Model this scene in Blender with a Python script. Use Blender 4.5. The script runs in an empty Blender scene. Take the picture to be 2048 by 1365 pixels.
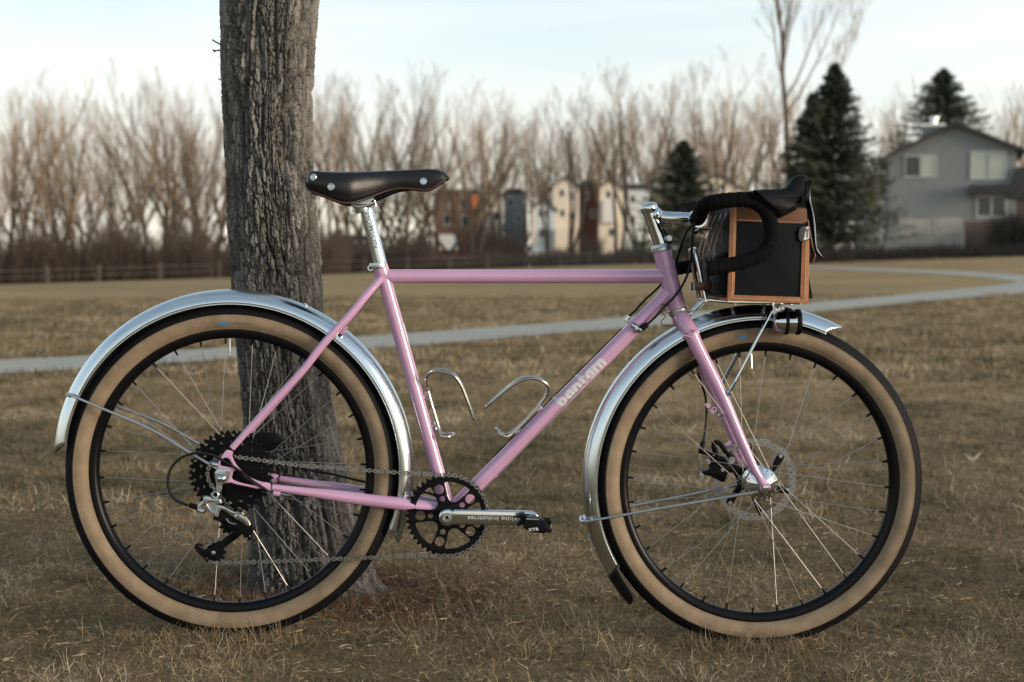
import bpy, bmesh, math, random
import numpy as np
from mathutils import Vector, Matrix

R = math.radians
PI = math.pi
scene = bpy.context.scene
COL = scene.collection

# ------------------------------------------------------------------ camera
CAM = Vector((0.0, -3.15, 0.787))
PITCH = R(2.80)
FPX = 3015.0                      # focal length in pixels of a 2048 px wide frame
cam_d = bpy.data.cameras.new('camera')
cam_d.sensor_width = 36.0
cam_d.lens = 36.0 * FPX / 2048.0
cam_d.clip_start = 0.05
cam_d.clip_end = 3000.0
cam_d.dof.use_dof = True
cam_d.dof.focus_distance = 3.13
cam_d.dof.aperture_fstop = 4.6
cam_d.dof.aperture_blades = 0
cam_o = bpy.data.objects.new('camera', cam_d)
COL.objects.link(cam_o)
cam_o.location = CAM
cam_o.rotation_euler = (R(90) - PITCH, 0, 0)
scene.camera = cam_o

# ------------------------------------------------------------------ world and sun
SUN_EL, SUN_AZ = R(9.0), R(118.0)      # azimuth clockwise from +Y (view direction): right and a little behind the camera
world = bpy.data.worlds.new('World')
scene.world = world
world.use_nodes = True
wn = world.node_tree.nodes
wl = world.node_tree.links
wn.clear()
w_out = wn.new('ShaderNodeOutputWorld')
w_bg = wn.new('ShaderNodeBackground')
w_bg.inputs['Strength'].default_value = 0.10
w_sky = wn.new('ShaderNodeTexSky')
w_sky.sky_type = 'NISHITA'
w_sky.sun_disc = False
w_sky.sun_elevation = SUN_EL
w_sky.sun_rotation = SUN_AZ
w_sky.altitude = 1500
w_sky.air_density = 1.0
w_sky.dust_density = 1.5
w_sky.ozone_density = 1.2
# a thin high veil of cloud, streaky, thicker along the slanting line of sight near the horizon
w_tc = wn.new('ShaderNodeTexCoord')
w_map = wn.new('ShaderNodeMapping')
w_map.inputs['Scale'].default_value = (1.2, 1.2, 9.0)
w_noise = wn.new('ShaderNodeTexNoise')
w_noise.inputs['Scale'].default_value = 2.2
w_noise.inputs['Detail'].default_value = 6.0
w_noise.inputs['Roughness'].default_value = 0.55
w_ramp = wn.new('ShaderNodeMapRange')
w_ramp.inputs['From Min'].default_value = 0.32
w_ramp.inputs['From Max'].default_value = 0.68
w_ramp.inputs['To Min'].default_value = -0.30
w_ramp.inputs['To Max'].default_value = 0.12
w_sep = wn.new('ShaderNodeSeparateXYZ')
w_el = wn.new('ShaderNodeMapRange')
w_el.inputs['From Min'].default_value = 0.12
w_el.inputs['From Max'].default_value = 0.60
w_el.inputs['To Min'].default_value = 0.93
w_el.inputs['To Max'].default_value = 0.36
w_add = wn.new('ShaderNodeMath')
w_add.operation = 'ADD'
w_add.use_clamp = True
w_mix = wn.new('ShaderNodeMix')
w_mix.data_type = 'RGBA'
w_tint = wn.new('ShaderNodeMix')
w_tint.data_type = 'RGBA'
w_tint.inputs['A'].default_value = (5.5, 5.0, 4.3, 1)      # low veil, warmed by the long path of the light
w_tint.inputs['B'].default_value = (4.45, 5.1, 5.2, 1)
w_te = wn.new('ShaderNodeMapRange')
w_te.inputs['From Min'].default_value = 0.0
w_te.inputs['From Max'].default_value = 0.24
wl.new(w_tc.outputs['Generated'], w_map.inputs['Vector'])
wl.new(w_map.outputs['Vector'], w_noise.inputs['Vector'])
wl.new(w_noise.outputs['Fac'], w_ramp.inputs['Value'])
wl.new(w_tc.outputs['Generated'], w_sep.inputs['Vector'])
wl.new(w_sep.outputs['Z'], w_el.inputs['Value'])
wl.new(w_ramp.outputs['Result'], w_add.inputs[0])
wl.new(w_el.outputs['Result'], w_add.inputs[1])
wl.new(w_add.outputs['Value'], w_mix.inputs['Factor'])
wl.new(w_sep.outputs['Z'], w_te.inputs['Value'])
wl.new(w_te.outputs['Result'], w_tint.inputs['Factor'])
wl.new(w_tint.outputs['Result'], w_mix.inputs['B'])
wl.new(w_sky.outputs['Color'], w_mix.inputs['A'])
wl.new(w_mix.outputs['Result'], w_bg.inputs['Color'])
wl.new(w_bg.outputs['Background'], w_out.inputs['Surface'])

sun_d = bpy.data.lights.new('sun', 'SUN')
sun_d.energy = 1.6
sun_d.angle = R(22)
sun_d.color = (1.0, 0.83, 0.64)
sun_o = bpy.data.objects.new('sun', sun_d)
COL.objects.link(sun_o)
sdir = Vector((math.sin(SUN_AZ) * math.cos(SUN_EL), math.cos(SUN_AZ) * math.cos(SUN_EL), math.sin(SUN_EL)))
sun_o.rotation_euler = sdir.to_track_quat('Z', 'Y').to_euler()

vs = scene.view_settings
vs.view_transform = 'Standard'
vs.look = 'None'
vs.exposure = 1.12
vs.gamma = 1.0
vs.use_curve_mapping = False
scene.cycles.use_denoising = True
scene.cycles.max_bounces = 6
scene.cycles.diffuse_bounces = 3
scene.cycles.glossy_bounces = 4
scene.cycles.transparent_max_bounces = 6
scene.cycles.caustics_reflective = False
scene.cycles.caustics_refractive = False

# ------------------------------------------------------------------ node materials
def mat(name, col, rough=0.5, metal=0.0, var=0.0, scale=20.0, bump=0.0, bscale=60.0, coat=0.0, col2=None, stretch=(1, 1, 1), spec=0.5, rvar=0.0, aniso=0.0):
    m = bpy.data.materials.new(name)
    m.use_nodes = True
    nt = m.node_tree
    b = nt.nodes['Principled BSDF']
    b.inputs['Base Color'].default_value = (*col, 1)
    b.inputs['Roughness'].default_value = rough
    b.inputs['Metallic'].default_value = metal
    b.inputs['Specular IOR Level'].default_value = spec
    if coat:
        b.inputs['Coat Weight'].default_value = coat
        b.inputs['Coat Roughness'].default_value = 0.035
    tc = nt.nodes.new('ShaderNodeTexCoord')
    mp = nt.nodes.new('ShaderNodeMapping')
    mp.inputs['Scale'].default_value = stretch
    nt.links.new(tc.outputs['Object'], mp.inputs['Vector'])
    if var or col2 is not None or rvar:
        n = nt.nodes.new('ShaderNodeTexNoise')
        n.inputs['Scale'].default_value = scale
        n.inputs['Detail'].default_value = 6
        n.inputs['Roughness'].default_value = 0.6
        nt.links.new(mp.outputs['Vector'], n.inputs['Vector'])
        rr = nt.nodes.new('ShaderNodeMapRange')
        rr.inputs['From Min'].default_value = 0.3
        rr.inputs['From Max'].default_value = 0.7
        nt.links.new(n.outputs['Fac'], rr.inputs['Value'])
        if var or col2 is not None:
            mx = nt.nodes.new('ShaderNodeMix')
            mx.data_type = 'RGBA'
            c2 = col2 if col2 is not None else tuple(c * (1 - var) for c in col)
            mx.inputs['A'].default_value = (*col, 1)
            mx.inputs['B'].default_value = (*c2, 1)
            nt.links.new(rr.outputs['Result'], mx.inputs['Factor'])
            nt.links.new(mx.outputs['Result'], b.inputs['Base Color'])
        if rvar:
            r2 = nt.nodes.new('ShaderNodeMapRange')
            r2.inputs['To Min'].default_value = rough
            r2.inputs['To Max'].default_value = rough + rvar
            nt.links.new(rr.outputs['Result'], r2.inputs['Value'])
            nt.links.new(r2.outputs['Result'], b.inputs['Roughness'])
    if bump:
        n2 = nt.nodes.new('ShaderNodeTexNoise')
        n2.inputs['Scale'].default_value = bscale
        n2.inputs['Detail'].default_value = 5
        nt.links.new(mp.outputs['Vector'], n2.inputs['Vector'])
        bp = nt.nodes.new('ShaderNodeBump')
        bp.inputs['Strength'].default_value = bump
        bp.inputs['Distance'].default_value = 0.002
        nt.links.new(n2.outputs['Fac'], bp.inputs['Height'])
        nt.links.new(bp.outputs['Normal'], b.inputs['Normal'])
    return m

M = {}
M['pink'] = mat('pink_paint', (0.55, 0.315, 0.49), 0.22, coat=0.9, var=0.05, scale=8)
M['decal'] = mat('decal_silver', (0.62, 0.64, 0.66), 0.35, var=0.1, scale=90)
M['chrome'] = mat('chrome', (0.56, 0.60, 0.62), 0.05, 1.0, rvar=0.05, scale=30)
M['alu'] = mat('polished_aluminium', (0.64, 0.70, 0.73), 0.15, 1.0, rvar=0.14, scale=6, stretch=(1, 5, 1))
M['satin'] = mat('satin_silver', (0.50, 0.53, 0.54), 0.28, 1.0, rvar=0.12, scale=40)
M['steel'] = mat('spoke_steel', (0.36, 0.35, 0.33), 0.42, 1.0)
M['chainm'] = mat('chain_steel', (0.46, 0.46, 0.43), 0.34, 1.0, var=0.3, scale=120)
M['ti'] = mat('titanium', (0.50, 0.48, 0.43), 0.22, 1.0, rvar=0.1, scale=60)
M['black'] = mat('black_anodised', (0.004, 0.004, 0.005), 0.42, 0.0, rvar=0.12, scale=50, spec=0.12)
M['rimblack'] = mat('black_rim', (0.004, 0.004, 0.005), 0.32, spec=0.16)
M['rubber'] = mat('tyre_rubber', (0.006, 0.006, 0.007), 0.62, var=0.3, scale=60, bump=0.4, bscale=500, spec=0.15)
M['tan'] = mat('tan_sidewall', (0.285, 0.218, 0.146), 0.66, col2=(0.185, 0.132, 0.082), scale=26, bump=0.35, bscale=900, spec=0.25)
M['tape'] = mat('bar_tape', (0.004, 0.004, 0.0045), 0.85, bump=0.7, bscale=160, spec=0.08)
M['hood'] = mat('rubber_hood', (0.005, 0.0055, 0.006), 0.55, bump=0.25, bscale=400, spec=0.16)
M['leather'] = mat('black_leather', (0.006, 0.006, 0.008), 0.30, rvar=0.12, scale=25, bump=0.12, bscale=260, spec=0.35)
M['leather_edge'] = mat('leather_edge', (0.035, 0.016, 0.010), 0.6)
M['lidleather_shaded'] = mat('lid_leather_shaded', (0.150, 0.060, 0.030), 0.5, col2=(0.105, 0.040, 0.020), scale=30, bump=0.3, bscale=300, spec=0.3)  # brown lid leather, with the shade on the lid put into its colour
M['tanleather'] = mat('tan_leather', (0.40, 0.165, 0.068), 0.5, col2=(0.26, 0.098, 0.038), scale=30, bump=0.3, bscale=300)
M['brownleather'] = mat('brown_leather', (0.15, 0.062, 0.03), 0.5, col2=(0.10, 0.04, 0.02), scale=40, bump=0.3, bscale=300)
M['stitch'] = mat('stitching', (0.62, 0.46, 0.30), 0.8)
M['canvas'] = mat('dark_canvas', (0.0045, 0.0075, 0.0095), 0.6, var=0.3, scale=30, bump=0.35, bscale=900, spec=0.13)
M['flapm'] = mat('mud_flap', (0.006, 0.006, 0.006), 0.5, spec=0.25)
M['blueprint'] = mat('blue_print', (0.06, 0.20, 0.36), 0.6)
M['greyprint'] = mat('grey_print', (0.16, 0.15, 0.13), 0.6)
M['engrave'] = mat('engraving', (0.17, 0.21, 0.21), 0.5, 0.2)
M['engrave_light'] = mat('engraving_light', (0.80, 0.80, 0.78), 0.45, 0.2)
M['darkprint'] = mat('dark_print', (0.02, 0.02, 0.02), 0.5)
M['whiteprint'] = mat('white_print', (0.75, 0.76, 0.76), 0.5)
M['cable'] = mat('cable_housing', (0.006, 0.006, 0.007), 0.45, spec=0.25)
M['chaindark'] = mat('chain_dark', (0.17, 0.17, 0.16), 0.42, 1.0)
M['rotor'] = mat('rotor_steel', (0.36, 0.36, 0.35), 0.36, 1.0)

# ------------------------------------------------------------------ mesh helpers
class MB:
    def __init__(s):
        s.v, s.f = [], []

    def add(s, v, f):
        o = len(s.v)
        s.v.extend([tuple(p) for p in v])
        s.f.extend([tuple(i + o for i in q) for q in f])
        return s

    def tube(s, pts, rad, seg=12, closed=False, caps=True, flat=None):
        pts = [Vector(p) for p in pts]
        n = len(pts)
        if not hasattr(rad, '__len__'):
            rad = [rad] * n
        tang = []
        for i in range(n):
            if closed:
                t = pts[(i + 1) % n] - pts[i - 1]
            else:
                t = pts[min(i + 1, n - 1)] - pts[max(i - 1, 0)]
            tang.append(t.normalized() if t.length > 1e-9 else Vector((0, 0, 1)))
        up = Vector((0, 1, 0)) if abs(tang[0].y) < 0.8 else Vector((0, 0, 1))
        a = tang[0].cross(up).normalized()
        vs_, fs = [], []
        for i in range(n):
            a = (a - tang[i] * a.dot(tang[i]))
            a = a.normalized() if a.length > 1e-6 else tang[i].orthogonal().normalized()
            b = tang[i].cross(a)
            fl = 1.0 if flat is None else flat
            for k in range(seg):
                an = 2 * PI * k / seg
                vs_.append(pts[i] + a * (rad[i] * math.cos(an)) + b * (rad[i] * math.sin(an) * fl))
        m = n if closed else n - 1
        for i in range(m):
            j = (i + 1) % n
            for k in range(seg):
                k2 = (k + 1) % seg
                fs.append((i * seg + k, i * seg + k2, j * seg + k2, j * seg + k))
        if caps and not closed:
            fs.append(tuple(range(seg - 1, -1, -1)))
            fs.append(tuple((n - 1) * seg + k for k in range(seg)))
        return s.add(vs_, fs)

    def lathe(s, c, prof, seg=48, axis='Y', a0=0.0, a1=2 * PI, close_prof=False):
        """prof = [(r, t)], turned about an axis through c (t runs along the axis)."""
        c = Vector(c)
        full = abs(a1 - a0 - 2 * PI) < 1e-6
        ns = seg if full else seg + 1
        m = len(prof)
        vs_, fs = [], []
        for i in range(ns):
            an = a0 + (a1 - a0) * i / seg
            ca, sa = math.cos(an), math.sin(an)
            for r, t in prof:
                if axis == 'Y':
                    vs_.append(c + Vector((r * ca, t, r * sa)))
                elif axis == 'X':
                    vs_.append(c + Vector((t, r * ca, r * sa)))
                else:
                    vs_.append(c + Vector((r * ca, r * sa, t)))
        mm = m if close_prof else m - 1
        for i in range(seg):
            j = (i + 1) % ns
            for k in range(mm):
                k2 = (k + 1) % m
                fs.append((i * m + k, j * m + k, j * m + k2, i * m + k2))
        return s.add(vs_, fs)

    def box(s, c, size, rot=None):
        c = Vector(c)
        hx, hy, hz = size[0] / 2, size[1] / 2, size[2] / 2
        vs_ = [Vector((x, y, z)) for x in (-hx, hx) for y in (-hy, hy) for z in (-hz, hz)]
        if rot is not None:
            vs_ = [rot @ v for v in vs_]
        vs_ = [v + c for v in vs_]
        return s.add(vs_, [(0, 1, 3, 2), (4, 6, 7, 5), (0, 4, 5, 1), (2, 3, 7, 6), (0, 2, 6, 4), (1, 5, 7, 3)])

    def plate(s, loops, y, thick, bevel=0.0, res=1):
        """flat plate in the XZ plane cut from outline loops [(x, z)] (first outer, then holes), centred on y."""
        cu = bpy.data.curves.new('tmp', 'CURVE')
        cu.dimensions = '2D'
        cu.fill_mode = 'BOTH'
        cu.extrude = max(thick / 2 - bevel, 0.0)
        cu.bevel_depth = bevel
        cu.bevel_resolution = res
        cu.offset = -bevel
        for lp in loops:
            sp = cu.splines.new('POLY')
            sp.points.add(len(lp) - 1)
            sp.points.foreach_set('co', [c for q in lp for c in (q[0], q[1], 0, 1)])
            sp.use_cyclic_u = True
        ob = bpy.data.objects.new('tmp', cu)
        me = bpy.data.meshes.new_from_object(ob)
        vs_ = [(v.co.x, y + v.co.z, v.co.y) for v in me.vertices]
        fs = [tuple(reversed(q.vertices)) for q in me.polygons]
        bpy.data.objects.remove(ob)
        bpy.data.curves.remove(cu)
        bpy.data.meshes.remove(me)
        return s.add(vs_, fs)

    def move(s, fn):
        s.v = [tuple(fn(Vector(v))) for v in s.v]
        return s

    def mirror_y(s):
        o = len(s.v)
        nv = [(x, -y, z) for x, y, z in s.v]
        nf = [tuple(reversed([i + o for i in q])) for q in s.f]
        s.v += nv
        s.f += nf
        return s

    def mesh(s, name, m=None, smooth=True, angle=35, recalc=True):
        me = bpy.data.meshes.new(name)
        me.from_pydata(s.v, [], s.f)
        if recalc:
            bm = bmesh.new()
            bm.from_mesh(me)
            bmesh.ops.remove_doubles(bm, verts=bm.verts, dist=1e-7)
            bmesh.ops.recalc_face_normals(bm, faces=bm.faces)
            bm.to_mesh(me)
            bm.free()
        if smooth:
            me.polygons.foreach_set('use_smooth', [True] * len(me.polygons))
            me.set_sharp_from_angle(angle=R(angle))
        if m is not None:
            me.materials.append(M[m] if isinstance(m, str) else m)
        me.update()
        return me

    def build_each(s, name, m=None, parent=None, **kw):
        """one object for each separate piece"""
        par = list(range(len(s.v)))

        def find(a):
            while par[a] != a:
                par[a] = par[par[a]]
                a = par[a]
            return a
        for q in s.f:
            r0 = find(q[0])
            for i in q[1:]:
                par[find(i)] = r0
        groups = {}
        for q in s.f:
            groups.setdefault(find(q[0]), []).append(q)
        out = []
        for fs in groups.values():
            ids = sorted({i for q in fs for i in q})
            mp = {i: k for k, i in enumerate(ids)}
            b = MB()
            b.v = [s.v[i] for i in ids]
            b.f = [tuple(mp[i] for i in q) for q in fs]
            out.append(b.build(name, m, parent, **kw))
        return out

    def build(s, name, m=None, parent=None, smooth=True, angle=35, recalc=True):
        return link(name, s.mesh(name, m, smooth, angle, recalc), parent)


def link(name, data, parent=None, loc=None):
    o = bpy.data.objects.new(name, data)
    COL.objects.link(o)
    if parent is not None:
        o.parent = parent
    if loc is not None:
        o.location = loc
    return o


def tag(o, label=None, cat=None, group=None, kind=None):
    if label:
        o['label'] = label
    if cat:
        o['category'] = cat
    if group:
        o['group'] = group
    if kind:
        o['kind'] = kind
    return o


def empty(name, loc=(0, 0, 0), parent=None, rz=0.0):
    o = bpy.data.objects.new(name, None)
    COL.objects.link(o)
    o.location = loc
    o.rotation_euler = (0, 0, rz)
    o.empty_display_size = 0.1
    if parent is not None:
        o.parent = parent
    return o


def np_mesh(name, V, F, m=None, smooth=False):
    """V (n,3) float, F (k,3) or (k,4) int numpy arrays"""
    me = bpy.data.meshes.new(name)
    V = np.asarray(V, dtype=np.float32)
    F = np.asarray(F, dtype=np.int32)
    k = F.shape[1]
    me.vertices.add(len(V))
    me.vertices.foreach_set('co', V.ravel())
    me.loops.add(F.size)
    me.loops.foreach_set('vertex_index', F.ravel())
    me.polygons.add(len(F))
    me.polygons.foreach_set('loop_start', np.arange(0, F.size, k, dtype=np.int32))
    me.polygons.foreach_set('loop_total', np.full(len(F), k, dtype=np.int32))
    me.polygons.foreach_set('use_smooth', np.full(len(F), smooth))
    if m is not None:
        me.materials.append(M[m] if isinstance(m, str) else m)
    me.update(calc_edges=True)
    me.validate()
    return me


def spline(pts, n=8, closed=False):
    """Catmull-Rom through pts (tuples of any dimension)"""
    P_ = [np.array(p, float) for p in pts]
    out = []
    m = len(P_)
    rng_ = range(m) if closed else range(m - 1)
    for i in rng_:
        p1, p2 = P_[i], P_[(i + 1) % m]
        p0 = P_[i - 1] if (i > 0 or closed) else 2 * p1 - p2
        p3 = P_[(i + 2) % m] if (i + 2 < m or closed) else 2 * p2 - p1
        for k in range(n):
            t = k / n
            out.append(tuple(0.5 * ((2 * p1) + (-p0 + p2) * t + (2 * p0 - 5 * p1 + 4 * p2 - p3) * t * t + (-p0 + 3 * p1 - 3 * p2 + p3) * t ** 3)))
    if not closed:
        out.append(tuple(P_[-1]))
    return out


# ------------------------------------------------------------------ terrain
def sstep(a, b, x):
    t = np.clip((x - a) / (b - a), 0, 1)
    return t * t * (3 - 2 * t)


def terr(x, y):
    x = np.asarray(x, float)
    y = np.asarray(y, float)
    d = y + 3.15
    r2 = x * x + y * y
    near = -0.0217 * x * np.exp(-r2 / 30.0)
    s = sstep(8, 105, d)
    far = (0.72 + 0.033 * np.clip(x, -70, 70)) * s
    return near + far


def ray(px, py):
    F = Vector((0, math.cos(PITCH), -math.sin(PITCH)))
    U = Vector((0, math.sin(PITCH), math.cos(PITCH)))
    return F + Vector((1, 0, 0)) * ((px - 1024) / FPX) + U * ((682.5 - py) / FPX)


def at_depth(px, py, d):
    """world point seen at pixel (px, py) at distance d in front of the camera along +Y"""
    r_ = ray(px, py)
    return CAM + r_ * (d / r_.y)


def ground_at(px, d):
    """point of the ground in the vertical plane of image column px, d metres away"""
    x = (px - 1024) / FPX * d
    return Vector((x, d - 3.15, float(terr(x, d - 3.15))))


def ground_hit(px, py):
    r_ = ray(px, py)
    lo = 1.5
    for t in np.geomspace(1.5, 600, 900):
        q = CAM + r_ * t
        if q.z < float(terr(q.x, q.y)):
            hi = t
            for _ in range(20):
                mid = (lo + hi) / 2
                q = CAM + r_ * mid
                if q.z < float(terr(q.x, q.y)):
                    hi = mid
                else:
                    lo = mid
            return q
        lo = t
    return CAM + r_ * 300
# ================================================================== setting: ground, path
def grass_nodes(nt, vec, blade=False):
    """straw, brown and olive patches; returns a colour socket"""
    N = nt.nodes.new
    L = nt.links.new

    def noise(scale, detail=4, rough=0.55, w=None):
        n = N('ShaderNodeTexNoise')
        n.inputs['Scale'].default_value = scale
        n.inputs['Detail'].default_value = detail
        n.inputs['Roughness'].default_value = rough
        L(vec, n.inputs['Vector'])
        return n.outputs['Fac']

    def mr(s, a, b, c=0.0, d=1.0):
        m = N('ShaderNodeMapRange')
        m.inputs['From Min'].default_value = a
        m.inputs['From Max'].default_value = b
        m.inputs['To Min'].default_value = c
        m.inputs['To Max'].default_value = d
        L(s, m.inputs['Value'])
        return m.outputs['Result']

    def mix(f, a, b):
        m = N('ShaderNodeMix')
        m.data_type = 'RGBA'
        if isinstance(f, float):
            m.inputs['Factor'].default_value = f
        else:
            L(f, m.inputs['Factor'])
        for s, k in ((a, 'A'), (b, 'B')):
            if isinstance(s, tuple):
                m.inputs[k].default_value = (*s, 1)
            else:
                L(s, m.inputs[k])
        return m.outputs['Result']
    return noise, mr, mix


def ground_mat():
    m = bpy.data.materials.new('dry_lawn')
    m.use_nodes = True
    nt = m.node_tree
    b = nt.nodes['Principled BSDF']
    b.inputs['Roughness'].default_value = 0.95
    b.inputs['Specular IOR Level'].default_value = 0.1
    geo = nt.nodes.new('ShaderNodeNewGeometry')
    vec = geo.outputs['Position']
    noise, mr, mix = grass_nodes(nt, vec)
    straw, brown, olive, dark = (0.44, 0.308, 0.158), (0.345, 0.222, 0.108), (0.225, 0.185, 0.090), (0.115, 0.082, 0.044)
    c = mix(mr(noise(0.55, 6), 0.36, 0.64), straw, brown)
    c = mix(mr(noise(0.9, 5, 0.6), 0.52, 0.70, 0, 0.75), c, olive)
    c = mix(mr(noise(4.5, 5, 0.6), 0.40, 0.70, 0, 0.6), c, brown)
    c = mix(mr(noise(38.0, 4, 0.7), 0.42, 0.68, 0, 0.75), c, dark)
    c = mix(mr(noise(0.10, 3), 0.40, 0.62, 0, 0.55), c, (0.49, 0.345, 0.170))
    # bare thatch between the modelled blades near by; farther out the sheet stands for thatch and blades together
    sp = nt.nodes.new('ShaderNodeSeparateXYZ')
    nt.links.new(vec, sp.inputs['Vector'])
    th_ = mr(sp.outputs['Y'], 0.5, 7.0, 0.60, 0.0)
    c = mix(th_, c, (0.080, 0.060, 0.036))
    nt.links.new(c, b.inputs['Base Color'])
    bp = nt.nodes.new('ShaderNodeBump')
    bp.inputs['Strength'].default_value = 0.8
    bp.inputs['Distance'].default_value = 0.03
    nt.links.new(noise(22.0, 6, 0.7), bp.inputs['Height'])
    nt.links.new(bp.outputs['Normal'], b.inputs['Normal'])
    return m


M['lawn'] = ground_mat()
xs = np.concatenate([-np.geomspace(900, 12, 26), np.linspace(-11, 11, 89), np.geomspace(12, 900, 26)])
ys = np.concatenate([np.linspace(-9, 12, 85), np.geomspace(12.4, 1500, 70)])
X, Y = np.meshgrid(xs, ys)
Zg = terr(X, Y)
nx, ny = len(xs), len(ys)
V = np.stack([X.ravel(), Y.ravel(), Zg.ravel()], 1)
idx = np.arange(nx * ny).reshape(ny, nx)
F = np.stack([idx[:-1, :-1].ravel(), idx[:-1, 1:].ravel(), idx[1:, 1:].ravel(), idx[1:, :-1].ravel()], 1)
gr = link('ground', np_mesh('ground', V, F, 'lawn', True))
tag(gr, 'dry winter lawn of straw and olive patches reaching to the tree line', 'ground', kind='structure')

# concrete path: pairs of image points on its two edges, carried onto the ground
M['concrete'] = mat('concrete', (0.44, 0.405, 0.33), 0.9, col2=(0.35, 0.325, 0.265), scale=0.9, bump=0.3, bscale=30)
edge_px = [(-1600, 800, 872), (-900, 770, 826), (-500, 752, 800), (-150, 734, 766), (0, 722, 750), (100, 718, 745), (470, 697, 720), (720, 675, 701), (860, 665, 691), (1100, 648, 670), (1240, 637, 660), (1440, 622, 642), (1637, 606, 624.5), (1850, 586, 603), (1960, 575, 595)]
near_e = [ground_hit(a, c) for a, b, c in edge_px]
far_e = [ground_hit(a, b) for a, b, c in edge_px]
# the bend and the returning branch
outer = [ground_hit(*q) for q in [(2048, 588), (2120, 577), (2165, 567), (2150, 559), (2100, 554), (2048, 550.5), (1960, 545.5), (1860, 540.5), (1640, 533.5), (1500, 531.5)]]
inner = [ground_hit(*q) for q in [(2015, 569), (2028, 567), (2034, 565.5), (2033, 564.0), (2022, 562.0), (2000, 559.5), (1940, 553), (1860, 547.5), (1640, 537.5), (1500, 534.5)]]
A_ = near_e + outer
B_ = far_e + inner
pv, pf = [], []
for a, b in zip(A_, B_):
    for t in (0, 0.25, 0.5, 0.75, 1):
        q = a.lerp(b, t)
        pv.append((q.x, q.y, float(terr(q.x, q.y)) + 0.010))
for i in range(len(A_) - 1):
    for k in range(4):
        pf.append((i * 5 + k, i * 5 + k + 1, (i + 1) * 5 + k + 1, (i + 1) * 5 + k))
pm = MB().add(pv, pf)
pth = pm.build('path', 'concrete', None, angle=60)
tag(pth, 'pale concrete footpath curving across the lawn', 'path', kind='structure')
PATH_A = np.array([(q.x, q.y) for q in near_e])
PATH_B = np.array([(q.x, q.y) for q in far_e])


def on_path(x, y):
    """true where a point lies between the two edges of the nearer branch"""
    inside = np.zeros(len(x), bool)
    for i in range(len(PATH_A) - 1):
        poly = [PATH_A[i], PATH_A[i + 1], PATH_B[i + 1], PATH_B[i]]
        s_ = np.ones(len(x), bool)
        s2 = np.ones(len(x), bool)
        for k in range(4):
            a, b = poly[k], poly[(k + 1) % 4]
            cr = (b[0] - a[0]) * (y - a[1]) - (b[1] - a[1]) * (x - a[0])
            s_ &= cr > 0
            s2 &= cr < 0
        inside |= s_ | s2
    return inside


# ================================================================== foreground tree
TY = 0.47
TD = TY + 3.15
# image rows: (py, left, right)
rows_px = [(-900, 470, 640), (-500, 452, 632), (-200, 444, 634), (0, 446, 631), (100, 447, 622), (200, 447, 620), (300, 450, 621), (400, 457, 628), (500, 463, 637), (600, 467, 643), (700, 476, 650), (800, 486, 661), (900, 494, 678), (1000, 503, 697), (1080, 507, 716), (1130, 506, 735), (1165, 502, 752), (1190, 496, 776), (1207, 488, 806), (1220, 478, 835), (1235, 464, 862)]
prow = []
for py, l_, r_ in rows_px:
    a, b = at_depth(l_, py, TD), at_depth(r_, py, TD)
    prow.append((a.z, (a.x + b.x) / 2, (b.x - a.x) / 2))
prow = np.array(prow[::-1])          # rising z
z_lo, z_hi = prow[0, 0], prow[-1, 0]
NTH_F, NTH_B, NZ = 250, 60, 1150
th = np.concatenate([np.linspace(PI * 0.96, PI * 2.04, NTH_F, endpoint=False), np.linspace(PI * 2.04, PI * 2.96, NTH_B, endpoint=False)])
zt_ = np.concatenate([np.linspace(z_lo, 1.62, 860), np.linspace(1.62, z_hi, 91)[1:]])
NZ = len(zt_)
TH, ZT = np.meshgrid(th, zt_)
cx_ = np.interp(ZT, prow[:, 0], prow[:, 1])
rx_ = np.interp(ZT, prow[:, 0], prow[:, 2])
ry_ = np.minimum(rx_, 0.108 + 0.4 * (rx_ - 0.108).clip(0))
rng = np.random.default_rng(5)


def hash2(i, j, k):
    h = np.sin(i * 127.1 + j * 311.7 + k * 74.7) * 43758.5453
    return h - np.floor(h)


def vnoise(u, v, k, per=None):
    i, j = np.floor(u), np.floor(v)
    f, g = u - i, v - j
    f = f * f * (3 - 2 * f)
    g = g * g * (3 - 2 * g)
    w = (lambda q: np.mod(q, per)) if per else (lambda q: q)
    return (hash2(w(i), j, k) * (1 - f) + hash2(w(i + 1), j, k) * f) * (1 - g) + (hash2(w(i), j + 1, k) * (1 - f) + hash2(w(i + 1), j + 1, k) * f) * g


def worley(u, v, per, k):
    i, j = np.floor(u), np.floor(v)
    f1 = np.full(u.shape, 9.0)
    f2 = np.full(u.shape, 9.0)
    idc = np.zeros(u.shape)
    for a in (-1, 0, 1):
        for b in (-1, 0, 1):
            ci, cj = i + a, j + b
            hx = hash2(np.mod(ci, per), cj, k)
            hy = hash2(np.mod(ci, per), cj, k + 3)
            d = np.maximum(np.abs(ci + 0.15 + 0.7 * hx - u), 0.85 * np.abs(cj + 0.1 + 0.8 * hy - v)) + 0.25 * np.hypot(ci + hx - u, cj + hy - v)
            c = hash2(np.mod(ci, per), cj, k + 7)
            nf2 = np.where(d < f1, f1, np.minimum(f2, d))
            idc = np.where(d < f1, c, idc)
            f1 = np.minimum(f1, d)
            f2 = nf2
    return f1, f2, idc


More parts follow.
